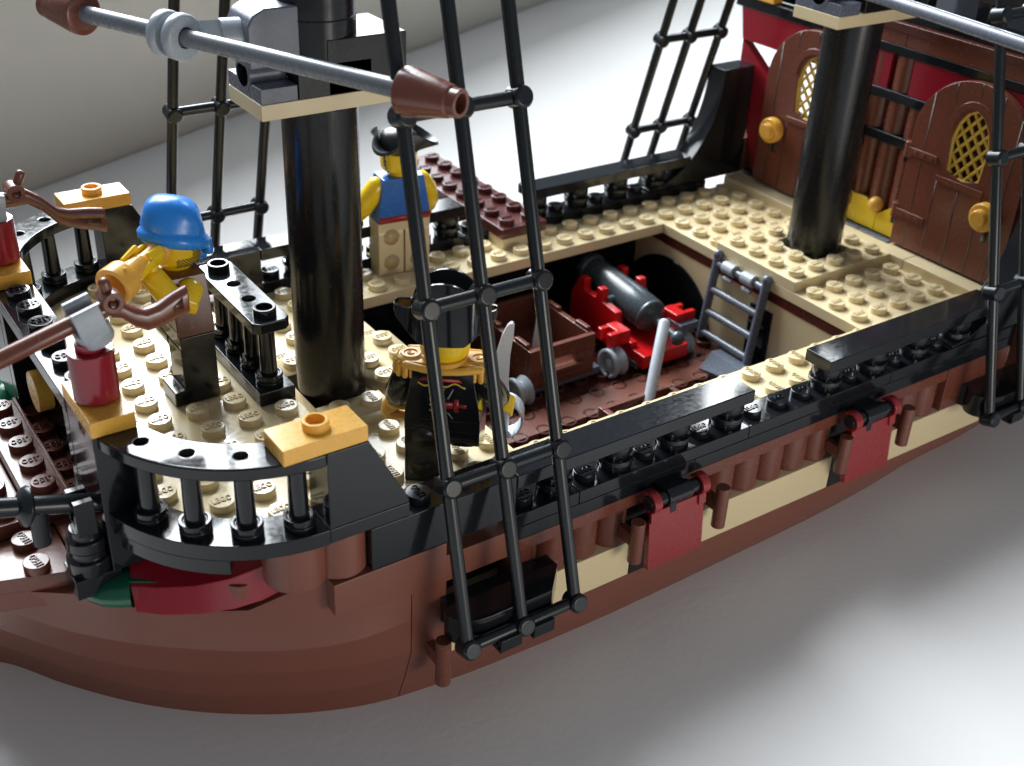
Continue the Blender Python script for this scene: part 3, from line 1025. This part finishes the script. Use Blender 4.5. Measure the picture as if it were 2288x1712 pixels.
def c_hand(root, p, d, mat, roll=0, r=0.30, n=(0, 0, 1)):
    # an open grip: three quarters of a ring, with a short wrist
    m = MB(mat)
    d = Vector(d).normalized(); n = Vector(n); n = (n-d*n.dot(d)).normalized(); s_ = d.cross(n)
    p = Vector(p); c = p+d*0.42
    m.cyl(p-d*.12, p+d*.18, 0.2, seg=14)
    pts_o = []; pts_i = []
    for i in range(15):
        an = R(50+260*i/14)
        e = d*math.cos(an)+s_*math.sin(an)
        pts_o.append(e*r); pts_i.append(e*(r*.62))
    k = 15
    hw = 0.26
    vs = [c+q-n*hw for q in pts_o]+[c+q-n*hw for q in pts_i]+[c+q+n*hw for q in pts_o]+[c+q+n*hw for q in pts_i]
    fs = []
    for i in range(k-1):
        fs += [(i, i+1, k+i+1, k+i), (2*k+i, 3*k+i, 3*k+i+1, 2*k+i+1), (i, 2*k+i, 2*k+i+1, i+1), (k+i, k+i+1, 3*k+i+1, 3*k+i)]
    fs += [(0, k, 3*k, 2*k), (k-1, 3*k-1, 4*k-1, 2*k-1)]
    m.add(vs, fs)
    return m.build('hand', root, own=True, bevel=0.05)
TANH = plastic('tan_recess_shade', (0.50, 0.36, 0.18), 0.25)  # darker copy of the tan, for the painted recess shade
def head(root, yaw=0, mat=YEL):
    m = MB(mat)
    m.lathe([(0.36, 3.50), (0.36, 3.62), (0.44, 3.66), (0.55, 3.70), (0.61, 3.78), (0.63, 3.90), (0.635, 4.4), (0.62, 4.58), (0.54, 4.68), (0.36, 4.72), (0.30, 4.73), (0.30, 4.93)], seg=36, nb=True)
    return m.build('head', root, own=True, bevel=0)
def face_dots(root, par, az0, az1, zf, n, seed, rr=0.024):
    rnd = random.Random(seed)
    m = MB(INK)
    k = 0
    for i in range(n):
        for j in range(5):
            az = az0+(az1-az0)*(j+.5*(i % 2))/5
            z = zf(i/(n-1), j/5)
            if z is None: continue
            r_ = 0.637 if z > 3.9 else 0.637-(3.9-z)*.25
            e = Vector((math.sin(R(az)), math.cos(R(az)), 0))
            m.lathe([(rr, 0), (rr, .006)], e*r_+Vector((0, 0, z)), e, seg=6)
    return m.build('stubble', par, own=True, bevel=0)

# sailor in the blue vest on the far walkway
sa = thing('toy_sailor', 'toy sailor in blue vest and dark tricorn hat seen from behind on the far walkway', 'toy figure', (-10.98, 6.6, 0.0), -6)
fig_parts(sa, BLUE, TAN, YEL, YEL,
          [(-.80, 0, 3.22), (-1.02, .02, 2.85), (-1.22, .2, 2.4), (-1.28, .5, 2.1)],
          [(.80, 0, 3.22), (1.02, .02, 2.85), (1.2, .15, 2.35), (1.25, .4, 2.05)])
c_hand(sa, (-1.29, .6, 2.02), (-.05, .8, -.5), YEL); c_hand(sa, (1.26, .5, 1.97), (.05, .8, -.5), YEL)
hd = head(sa)
sb = MB(INKR)
sb.box(-.955, .955, -.503, -.492, 1.97, 2.2)
sb.build('sash', sa, own=True, bevel=0)
bd = MB(INK)
for i in range(16):
    z = 4.55-.055*i
    az = 252+ (3 if i % 2 else -2)+max(0, (i-9))*-2.0
    e = Vector((math.sin(R(az)), math.cos(R(az)), 0)); tt = Vector((e.y, -e.x, 0))
    r_ = 0.637 if z > 3.9 else 0.637-(3.9-z)*.28
    c0 = e*r_+Vector((0, 0, z))
    bd.lathe([(.035+.012*(i % 3), 0), (.03, .008)], c0, e, seg=6)
bd.build('sideburn', hd, own=True, bevel=0)
def tricorn(root, mat, zb=4.32, lift=1.0):
    m = MB(mat)
    m.lathe([(0.66, zb), (0.68, zb+.2), (0.62, zb+.55), (0.45, zb+.72), (0.1, zb+.78)], seg=28, nb=True)
    n = 72; inn = []; outr = []; outr2 = []
    for i in range(n):
        an = 2*math.pi*i/n
        tri = math.cos(3*(an-math.pi/2))          # brim corners: front and two back sides
        ro = 1.05+.30*tri
        zo = zb+.08+(.62-.50*(tri+1)/2)*lift
        inn.append((0.64*math.cos(an), 0.64*math.sin(an), zb+.02))
        outr.append((ro*math.cos(an), ro*math.sin(an), zo))
        outr2.append(((ro-.05)*math.cos(an), (ro-.05)*math.sin(an), zo+.10))
    inn2 = [(0.63*math.cos(2*math.pi*i/n), 0.63*math.sin(2*math.pi*i/n), zb+.13) for i in range(n)]
    m.rings([inn, outr, outr2, inn2], cap0=False, cap1=False, nb=True)
    return m.build('hat', root, own=True, bevel=0)
HATG = plastic('hat_black_plastic', (0.020, 0.022, 0.025), 0.33)
hs = tricorn(sa, HATG, 4.36); hs.rotation_euler = (0, 0, R(10))

# captain on the near front deck
ca = thing('toy_captain', 'toy captain in black coat with gold epaulettes and wide black hat seen from behind', 'toy figure', (-16.28, -5.05, 0.0), -39)
fig_parts(ca, BLACK, BLACK, BLACK, YEL,
          [(-.80, 0, 3.2), (-1.02, -.02, 2.85), (-1.2, .05, 2.45), (-1.24, .2, 2.2)],
          [(.80, 0, 3.2), (1.04, .05, 2.85), (1.25, .3, 2.45), (1.35, .6, 2.15)], rswing=62)
c_hand(ca, (1.38, .68, 2.05), (.15, .6, -.8), YEL, n=(0.1, .8, .6))
hk = MB(GOLD)
hk.lathe([(0.22, 0), (0.30, .08), (0.30, .2), (0.26, .26)], (-1.26, .22, 2.18), (-.1, .35, -.9), seg=20)
hkp = [(-1.30, .3, 1.98)]+[(-1.30+.42*math.sin(R(an))*0+.0-.36+.42*math.cos(R(an)), .3, 1.86-.38*math.sin(R(an))) for an in range(0, 200, 20)]
hkp = [(-1.30-.30*math.sin(R(t_))+ .62*(t_/230)**2*1.0, .34, 1.95-.42*math.sin(R(t_*.62))) for t_ in range(0, 231, 18)]
hk.tube(hkp, [0.24-.012*i for i in range(len(hkp))], seg=14)
hk.build('hook', ca, own=True, bevel=0)
head(ca)
ep = MB(GOLD)
for k in (-1, 1):
    c0 = (k*.86, 0, 3.50)
    ep.lathe([(0.02, .13), (.08, .14), (.09, .11), (.15, .11), (.17, .14), (.25, .14), (.27, .10), (.34, .09), (.38, .03), (.38, -.1)], c0, seg=28, cap0=False, nb=True)
    for i in range(14):
        an = 2*math.pi*i/14
        ep.tube([(c0[0]+.35*math.cos(an), c0[1]+.35*math.sin(an), 3.46), (c0[0]+.40*math.cos(an), c0[1]+.40*math.sin(an), 3.16)], [.085, .08], seg=8)
ep.lathe([(0.40, 3.5), (0.56, 3.5), (0.60, 3.56), (0.56, 3.64), (0.40, 3.66)], seg=28, cap0=False, cap1=False, nb=True)
ep.tube([(-.95, -.42, 3.5), (-.4, -.52, 3.46), (0, -.54, 3.44), (.4, -.52, 3.46), (.95, -.42, 3.5)], .1, seg=10)
ep.tube([(-.95, .42, 3.5), (0, .54, 3.46), (.95, .42, 3.5)], .1, seg=10)
ep.box(-.95, .95, -.4, .4, 3.5, 3.58)
ep.build('epaulettes', ca, own=True, bevel=0.02)
pr = MB(INKY)
def back_y(z):
    return -(.49-.03*max(0, (z-2.35))/1.17)-.008
wave = [(-.62+.06*i, 3.03+.055*math.sin(i*.75+2.4)) for i in range(21)]
rs = [[(x, back_y(z)-.004, z-.024), (x, back_y(z)-.004, z+.024), (x, back_y(z)+.01, z+.024), (x, back_y(z)+.01, z-.024)] for x, z in wave]
pr.rings(rs)
for zz in (2.62, 2.44, 2.28):
    pr.box(-.32, -.02-.1*(zz == 2.44), back_y(2.4)-.004, -.47, zz-.022, zz+.022)
pr.box(-.22, -.12, back_y(2.4)-.003, -.47, 2.28, 2.62)
pr.use(INKR)
pr.prism([(-.6, 3.12), (.5, 3.12), (.4, 3.22), (-.5, 3.22)], back_y(3.1)-.002, -.44, 'y')
pr.box(-.2, .28, back_y(2.4)-.005, -.47, 2.36, 2.54)
pr.box(.30, .42, back_y(2.4)-.005, -.47, 2.26, 2.64); pr.box(.42, .62, back_y(2.4)-.005, -.47, 2.40, 2.50)
pr.use(INKS)
for x in (-.1, .12):
    pr.prism([(x, 2.64), (x+.05, 2.64), (x+.17, 2.92), (x+.14, 2.92)], back_y(2.6)-.002, -.46, 'y')
    pr.prism([(x, 2.24), (x+.05, 2.24), (x+.17, 2.06), (x+.14, 2.06)], back_y(2.2)-.002, -.46, 'y')
pr.build('coat_print', ca, own=True, bevel=0)
# bicorne: two upright curved brims and side points
bh = MB(BLACK)
bh.lathe([(0.69, 4.34), (0.69, 4.6), (0.6, 4.95), (.4, 5.12), (.1, 5.2)], seg=28, nb=True)
for yo, top in ((-1, 5.80), (1, 5.78)):
    n = 44; ra = []; rb = []; rc_ = []; rd_ = []
    for i in range(n+1):
        x = -1.27+2.54*i/n
        ax_ = abs(x)
        zt = 5.0+(top-5.0)*math.sqrt(1-(ax_/.84)**2) if ax_ < .838 else 5.0+.12*(ax_-.84)
        zb_ = 4.24+.62*max(0, ax_-.55)/.72
        y = yo*max(.05, .72*math.sqrt(max(0, 1-(ax_/1.28)**2)))
        yt = y*.45+yo*.12*(1 if ax_ < .8 else 0.3)
        ra.append((x, y+yo*.05, zb_)); rb.append((x, yt+yo*.06, zt)); rc_.append((x, yt-yo*.05, zt)); rd_.append((x, y-yo*.06, zb_))
    bh.rings([[ra[i], rb[i], rc_[i], rd_[i]] for i in range(n+1)])
bh.build('hat', ca, own=True, bevel=0.03, ang=60)

# bandana pirate with speaking trumpet on the foredeck
ba = thing('toy_pirate', 'toy pirate in blue bandana and brown vest with a peg leg on the foredeck', 'toy figure', (-21.12, 0.02, 1.6), 90)
fig_parts(ba, VEST, BLACK, YEL, YEL,
          [(-.80, 0, 3.18), (-1.02, .15, 3.0), (-.96, .58, 3.15), (-.70, .84, 3.66)],
          [(.80, 0, 3.18), (1.0, .3, 2.95), (.6, .95, 3.1), (-.35, 1.1, 3.72)], rleg=BROWN)
c_hand(ba, (-.67, .86, 3.83), (.1, .1, .99), YEL, r=.33, n=(-.56, .81, -.17)); c_hand(ba, (-.51, 1.15, 3.9), (-.7, .1, .7), YEL, r=.36, n=(-.56, .81, -.17))
hd = head(ba)
fp = MB(INK)
for az, z, a_, b_3 in ((-24, 4.38, .13, .05), (24, 4.38, .13, .05)):
    e = Vector((math.sin(R(az)), math.cos(R(az)), 0)); fp.lathe([(.06, 0), (.05, .008)], e*.634+Vector((0, 0, 4.22)), e, seg=12)
    e2 = Vector((math.sin(R(az*1.1)), math.cos(R(az*1.1)), 0)); tt = Vector((e2.y, -e2.x, 0))
    c0 = e2*.632+Vector((0, 0, z)); fp.tube([c0-tt*a_+Vector((0, 0, .03)), c0+tt*a_-Vector((0, 0, .03))], .025, seg=6)
fp.build('face_print', hd, own=True, bevel=0)
face_dots(ba, hd, -112, -80, lambda t_, j: 4.36-.62*t_, 13, 3)
face_dots(ba, hd, -80, -40, lambda t_, j: 3.92-.2*t_, 6, 4)
face_dots(ba, hd, 80, 112, lambda t_, j: 4.36-.62*t_, 13, 5)
tp = MB(YEL)
tp.prism([(-.26, 3.5), (.26, 3.5), (.30, 3.1), (.20, 2.5), (.06, 2.05), (-.06, 2.0), (-.18, 2.4), (-.30, 3.1)], .455, .506, 'y')
tp.prism([(-.962, 2.02), (-.962, 2.7), (-.9, 2.95)], .2, .3, 'y') if False else None
tp.build('bare_chest', ba, own=True, bevel=0)
# yellow front edge of the side where the vest opens
st = MB(STEEL)
for k in (-1, 1):
    for z in (2.5, 2.78, 3.06):
        st.lathe([(.045, 0), (.045, .01)], (k*(.36+.03*(z-2.5)), .497-.02*(z-2.5), z), (0, 1, 0), seg=12)
st.build('vest_rivet', ba, own=True, bevel=0)
bl = MB(BROWN); bl.box(-.955, .955, .46, .50, 1.98, 2.14); bl.build('belt', ba, own=True, bevel=0.01)
bn = MB(AZURE)
seg = 48; rs = []
prof = [(0.64, 4.12), (0.80, 4.14), (0.86, 4.22), (0.86, 4.38), (0.80, 4.46), (0.775, 4.49), (0.77, 4.56), (0.755, 4.78), (0.70, 4.98), (0.60, 5.15), (0.42, 5.28), (0.16, 5.33)]
for r_, z in prof:
    ring = []
    for i in range(seg):
        an = 2*math.pi*i/seg
        tw = 0.0
        if z > 4.47:
            tw = .055*math.sin(4*an+(z-4.47)*4.0)*min(1, (5.45-z)*3)*min(1, (z-4.47)*6)
        rr_ = r_*(1+tw)
        yb = rr_*math.sin(an)
        tilt = .24*math.sin(an)*(r_/.86)          # front lifted, back lower
        ring.append((rr_*math.cos(an), yb-.12*max(0, z-4.6), z+tilt+.05*max(0, z-4.6)))
    rs.append(ring)
bn.rings(rs, cap0=False, nb=True)
bn.tube([(0.0, -.72, 4.10), (0.05, -.84, 3.86), (-.05, -.86, 3.52)], [.12, .21, .17], seg=12)
bn.tube([(-.12, -.74, 4.10), (-.28, -.84, 3.92), (-.34, -.84, 3.68)], [.10, .17, .12], seg=12)
bno = bn.build('bandana', ba, own=True, bevel=0)
bno.rotation_euler = (0, 0, R(28)); hd.rotation_euler = (0, 0, R(30))

# speaking trumpet
tr = MB(GOLD)
A_, B_ = Vector((-21.68, -.38, 5.84)), Vector((-23.16, -1.38, 5.58))
dd = (B_-A_).normalized(); L = (B_-A_).length
tr.lathe([(0.10, -.10), (0.32, -.10), (0.36, -.04), (0.34, .06), (0.22, .14), (0.19, .2), (0.19, .66), (0.27, .68), (0.29, L-.58), (0.33, L-.54), (0.46, L-.48), (0.485, L-.05), (0.47, L), (0.37, L), (0.32, L-.10), (0.20, L-.45), (0.02, L-.5)], A_, dd, seg=30)
tr.ball(A_+dd*(L-.28)+Vector((0.1, -.26, .40)), .055)
tag(tr.build('speaking_trumpet', None, bevel=0.02), 'pearl gold speaking trumpet held to the mouth of the pirate in the blue bandana', 'speaking trumpet')

# ------------------------------------------------------------------ loose things
# cutlass held by the captain
cu = MB(STEEL)
gp = Vector((-14.42, -5.05, 1.55))
bl_ = [(0, 0, .1), (.0, 0, .8), (.05, 0, 1.5), (.14, 0, 2.0), (.24, 0, 2.35)]
rs = []
ax = Vector((0.42, 0.30, 0)); 
tipv = Vector((-14.23, -4.98, 3.96))
for i, (f, wv) in enumerate(((0.02, .17), (.3, .19), (.6, .19), (.85, .15), (.97, .09), (1.0, .03))):
    c0 = gp+(tipv-gp)*f+Vector((.78, -.62, 0))*(-.16*math.sin(math.pi*f))
    u_ = Vector((.78, -.62, 0)); n_ = Vector((.62, .78, 0))*.085
    rs.append([c0-u_*wv-n_, c0+u_*wv-n_, c0+u_*wv+n_, c0-u_*wv+n_])
cu.rings(rs)
cu.tube([gp+Vector((0, 0, .1)), gp+Vector((0, 0, -.75))], .16, seg=12)
gpts = []
for i in range(13):
    an = R(-20+200*i/12)
    gpts.append(gp+Vector((.62, -.49, 0))*(.62*math.sin(an))+Vector((0, 0, -.30+.55*math.cos(an))))
for i in range(12):
    a_, b_4 = gpts[i], gpts[i+1]
    n_ = Vector((.62, .78, 0))*.30
    th = Vector((.05, -.04, 0))
    cu.add([a_-n_, b_4-n_, b_4+n_, a_+n_, a_-n_+th, b_4-n_+th, b_4+n_+th, a_+n_+th], [(0, 3, 2, 1), (4, 5, 6, 7), (0, 1, 5, 4), (1, 2, 6, 5), (2, 3, 7, 6), (3, 0, 4, 7)])
tag(cu.build('cutlass', None, bevel=0.012), 'pale grey cutlass with round guard held upright by the captain in the black coat', 'cutlass')

# muskets clipped on the red round bricks at the bow
def musket(s, pts, rads, lock, ham, label):
    root = thing('toy_musket', label, 'musket', (-24.5, s*4, 5.7), group='brown muskets clipped at the bow')
    m = MB(BROWN)
    m.M = Matrix.Translation((24.5, -s*4, -5.7))
    m.tube([(p_[0], s*4, p_[1]) for p_ in pts], rads, seg=16)
    m.build('barrel', root, own=True, bevel=0)
    l = MB(BROWN); l.M = m.M
    x, z = lock
    l.lathe([(.24, -.36), (.24, .02), (.11, .02), (.11, -.2), (.01, -.2)], (x, s*4-.22, z), (0, -1, 0), seg=24)
    l.lathe([(.2, -.1), (.2, .36)], (x, s*4, z), (0, 1, 0), seg=20)
    l.build('lock', root, own=True, bevel=0.03)
    hm = MB(BROWN); hm.M = m.M
    hm.tube([(x+ham[0]*.3, s*4, z+.1), (x+ham[0], s*4, z+ham[1])], [.11, .13], seg=10)
    hm.build('hammer', root, own=True, bevel=0)
    return root, m
STK = BROWN
rt, mm = musket(-1, [(-29.0, 5.05), (-26.3, 5.84), (-24.1, 6.44)], [.19, .19, .2], (-23.93, 6.62), (-.08, .42),
       'brown musket clipped on the near red round brick at the bow, barrel pointing left')
def stock(root, s, cl):
    k = MB(BROWN); k.M = Matrix.Translation((24.5, -s*4, -5.7))
    rs = []
    for x, zc, hz, hy in cl:
        ring = []
        for i in range(16):
            an = 2*math.pi*i/16
            c_, s_ = math.cos(an), math.sin(an)
            ring.append((x, s*4+hy*math.copysign(abs(c_)**.7, c_), zc+hz*math.copysign(abs(s_)**.7, s_)))
        rs.append(ring)
    k.rings(rs, nb=False)
    o_ = k.build('stock', root, own=True, bevel=0.05, ang=60)
    g_ = MB(DBROWN); g_.M = k.M
    xa, za, xb, zb2 = cl[-3][0], cl[-3][1], cl[-1][0], cl[-1][1]
    g_.prism([(xa+.1, za+.02), (xb-.16, zb2-cl[-1][2]*.45), (xb-.16, zb2+cl[-1][2]*.4)], s*4-.005-cl[-2][3], s*4-cl[-2][3]+.02, 'y')
    g_.build('stock_groove', root, own=True, bevel=0)
stock(rt, -1, [(-24.0, 6.45, .22, .2), (-23.78, 6.38, .22, .2), (-23.5, 6.12, .24, .2), (-23.25, 5.98, .25, .2), (-22.95, 6.02, .27, .2), (-22.6, 6.15, .30, .17), (-22.28, 6.24, .33, .16)])
rt, mm = musket(1, [(-29.0, 6.4), (-25, 6.05), (-24.0, 6.02)], [.19, .19, .22], (-23.86, 6.22), (.22, .44),
       'brown musket clipped on the far red round brick at the bow, hammer cocked up')
stock(rt, 1, [(-24.0, 6.02, .22, .17), (-23.6, 6.04, .21, .17), (-23.25, 5.78, .22, .17), (-22.9, 5.36, .25, .17), (-22.6, 5.22, .26, .17), (-22.1, 5.10, .32, .17), (-21.66, 4.97, .36, .16)])

# dark grey pistol in a clip post at the bow
pi_ = MB(RIG)
P0, P1 = Vector((-27.4, -4.5, 2.80)), Vector((-24.74, -4.5, 2.0))
pd_ = (P1-P0).normalized()
pi_.cyl(P0, P1, 0.215, seg=20)
fc = P0+pd_*.96
pi_.lathe([(0.2, -.2), (.42, -.05), (.46, .05), (.40, .1), (.2, .14)], fc, pd_, seg=24)
pi_.cyl(P0+pd_*1.22+Vector((0, 0, -.1)), P0+pd_*1.22+Vector((-.04, 0, -1.02)), 0.2, seg=20)
tag(pi_.build('toy_pistol', None, bevel=0.03), 'dark grey toy pistol held level in the black clip post at the bow', 'pistol')
cpost = MB(BLACK)
cpost.lathe([(.48, .4), (.5, .44), (.5, .78), (.40, .82), (.40, 1.0), (.44, 1.04), (.44, 1.3), (.34, 1.34), (.34, 1.56)], (-25.36, -4.5, 0), seg=24)
cpost.box(-25.58, -25.14, -4.86, -4.68, 1.5, 2.4); cpost.box(-25.58, -25.14, -4.32, -4.14, 1.5, 2.4); cpost.box(-25.58, -25.14, -4.8, -4.2, 1.45, 1.7)
cpost.box(-25.85, -24.8, -4.95, -4.05, -0.1, 0.42)
cpost.build('clip_post', ship)

# cannon
cn = thing('toy_cannon', 'dark grey toy cannon on bright red carriage in the hold', 'cannon', (-3.2, 3, -3.6))
def own(mb, name, par, **k):
    mb.M = Matrix.Translation((3.2, -3, 3.6)) @ mb.M if False else mb.M
    return mb.build(name, par, **k)
bar = MB(plastic('cannon_grey_plastic', (0.055, 0.075, 0.085), 0.24))
bc, bd_ = Vector((-3.08, 1.75, -1.88)), Vector((0, 1, .13)).normalized()
bar.lathe([(.19, -.62), (.17, -.5), (.16, -.3), (.2, -.2), (.56, -.02), (.64, .06), (.66, .12), (.64, .2), (.66, .24), (.66, 1.2), (.58, 2.6), (.52, 3.6), (.60, 3.7), (.60, 3.95), (.40, 3.95), (.38, 3.0), (.02, 3.0)], bc, bd_, seg=36)
bar.ball(bc-bd_*1.45, .27)
bar.cyl(bc-bd_*.4, bc-bd_*1.5, .15, seg=16)
bar.cyl(bc+bd_*1.6+Vector((-.95, 0, 0)), bc+bd_*1.6+Vector((.95, 0, 0)), .18, seg=16)
own(bar, 'gun_barrel', cn)
cr_ = MB(RED)
cr_.box(-4.25, -2.1, .68, 5.2, -3.25, -2.72)
for x0 in (-4.25, -2.42):
    cr_.prism([(1.45, -2.72), (1.45, -2.5), (2.35, -2.45), (2.45, -1.72), (3.3, -1.62), (3.35, -1.15), (3.65, -1.15), (3.7, -1.6), (4.4, -1.6), (4.4, -1.15), (4.75, -1.15), (5.2, -2.0), (5.2, -2.72)], x0, x0+.32, 'x')
for k, xx in ((-1, -4.27), (1, -2.08)):
    cr_.box(min(xx, xx+k*.52), max(xx, xx+k*.52), 1.5, 2.35, -2.5, -1.95)
    cr_.box(min(xx+k*.4, xx+k*.95), max(xx+k*.4, xx+k*.95), 1.5, 1.74, -2.5, -1.95); cr_.box(min(xx+k*.4, xx+k*.9), max(xx+k*.4, xx+k*.9), 2.12, 2.35, -2.45, -1.98)
own(cr_, 'carriage', cn, bevel=0.05)
for x in (-1.75,):
    for y in (1.35, 4.4):
        wh = MB(GREY)
        k = -1 if x < -3 else 1
        wh.lathe([(.2, -.2), (.42, -.2), (.46, -.12), (.38, -.02), (.46, .08), (.46, .2), (.34, .22), (.3, .1), (.05, .1)], (x, y, -3.1), (k, 0, 0), seg=28)
        own(wh, 'wheel', cn)
ax_ = MB(DGREY)
ax_.box(-4.3, -2.0, 1.0, 1.8, -3.35, -3.12); ax_.box(-2.1, -1.2, 1.2, 2.0, -2.55, -2.25)
own(ax_, 'axle', cn)

# crates
def crate(name, label, x0, x1, y0, y1, z0, z1, wheels=False):
    root = thing(name, label, 'crate', ((x0+x1)/2, (y0+y1)/2, z0))
    b = MB(DBROWN if False else BROWN)
    th = .22
    zb = z0+(.45 if wheels else .02)
    b.box(x0, x1, y0, y1, zb, zb+.25)
    # walls; the end facing the camera has a hand slot
    sl0, sl1 = (z1-.92, z1-.55)
    b.box(x0, x1, y0, y0+th, zb+.25, sl0); b.box(x0, x1, y0, y0+th, sl1, z1)
    b.box(x0, x0+.8, y0, y0+th, sl0, sl1); b.box(x1-.8, x1, y0, y0+th, sl0, sl1)
    b.box(x0, x1, y1-th, y1, zb+.25, z1)
    b.box(x0, x0+th, y0+th, y1-th, zb+.25, z1); b.box(x1-th, x1, y0+th, y1-th, zb+.25, z1)
    for x in (x0+.11, x1-.11):
        for i in (0, 1):
            b.box(x-.09, x+.09, y0+.3+i*1.75, y0+1.0+i*1.75, z1, z1+.15)
    b.box(x0+.5, x1-.5, y0-.14, y0, sl0-.14, sl0)
    b.build('crate_body', root, bevel=0.03)
    if wheels:
        a_ = MB(DGREY)
        a_.box(x0-.35, x1+.4, y0+.1, y0+.95, z0+.22, z0+.5)
        a_.build('axle', root)
        for x, k in ((x0-.45, -1), (x1+.85, 1)):
            wh = MB(GREY)
            wh.lathe([(.2, -.34), (.50, -.34), (.56, -.26), (.42, -.08), (.44, .02), (.56, .12), (.56, .26), (.46, .28), (.42, .1), (.18, .1), (.16, .2), (.05, .2)], (x, y0-.05, z0+.6), (-1, 0, 0), seg=28)
            wh.build('wheel', root)
    return root
crate('toy_crate', 'open reddish brown crate on grey wheels beside the red cannon carriage', -8.82, -5.98, 1.42, 5.2, -3.6, -1.6, True)
crate('toy_crate', 'open reddish brown crate half under the near walkway with a grey sword in it', -8.95, -5.98, -6.4, -2.52, -3.6, -1.6)
def blade(name, p0, p1, r0, label):
    m = MB(STEEL)
    p0 = Vector(p0); p1 = Vector(p1)
    m.tube([p0, p0+(p1-p0)*.6, p1], r0, seg=16)
    return tag(m.build(name, None, bevel=0), label, 'sword')
blade('toy_sword', (-8.0, -3.6, -2.9), (-5.60, -1.55, .08), [.17, .19, .19], 'pale grey rod with rounded tip leaning out of the crate under the near walkway')
sw = MB(STEEL)
rs = []
for f, wv in ((0, .2), (.5, .18), (.9, .08), (1, .01)):
    c0 = Vector((-8.15, 2.05, -2.7))+Vector((.15, .1, 2.35))*f
    rs.append([c0+Vector((-wv, 0, 0)), c0+Vector((0, -.05, 0)), c0+Vector((wv, 0, 0)), c0+Vector((0, .05, 0))])
sw.rings(rs)
tag(sw.build('toy_sword', None, bevel=0.01), 'grey pointed sword blade standing in the wheeled crate', 'sword')

# boarding ladder at the aft bulkhead
la = thing('toy_ladder', 'blue grey toy ladder leaning on the tan bulkhead at the aft end of the hold', 'ladder', (-.3, .5, -3.3))
for y in (1.72, -.82):
    r_ = MB(DGREY)
    r_.cyl((-.12, y, -.02), (-.5, y, -3.34), .165, seg=16)
    r_.ball((-.12, y, .03), .19)
    r_.build('rail', la, bevel=0.02)
for z in (-.32, -1.35, -2.25, -3.1):
    r_ = MB(DGREY)
    x = -.12-.38*(-z/3.3)
    r_.cyl((x, 1.72, z), (x, -.82, z), .145, seg=16)
    r_.build('rung', la, bevel=0.02)
hg = MB(GREY)
for y in (1.0, .0):
    hg.lathe([(.24, -.28), (.24, .28)], (-.17, y, -.28), (0, 1, 0), seg=20)
    hg.cyl((-.2, y-.2, -.72), (-.2, y+.25, -.72), .09, seg=12)
hg.build('hook_clip', la)
lb = MB(DGREY)
lb.prism([(-2.25, -.15), (-1.75, -1.9), (-.4, -1.55), (-.3, .5), (-1.0, .55)], -3.58, -3.3)
lb.build('ladder_foot', la)

for o in list(COL.objects):
    if o.name.startswith('letters'):
        bpy.data.objects.remove(o)
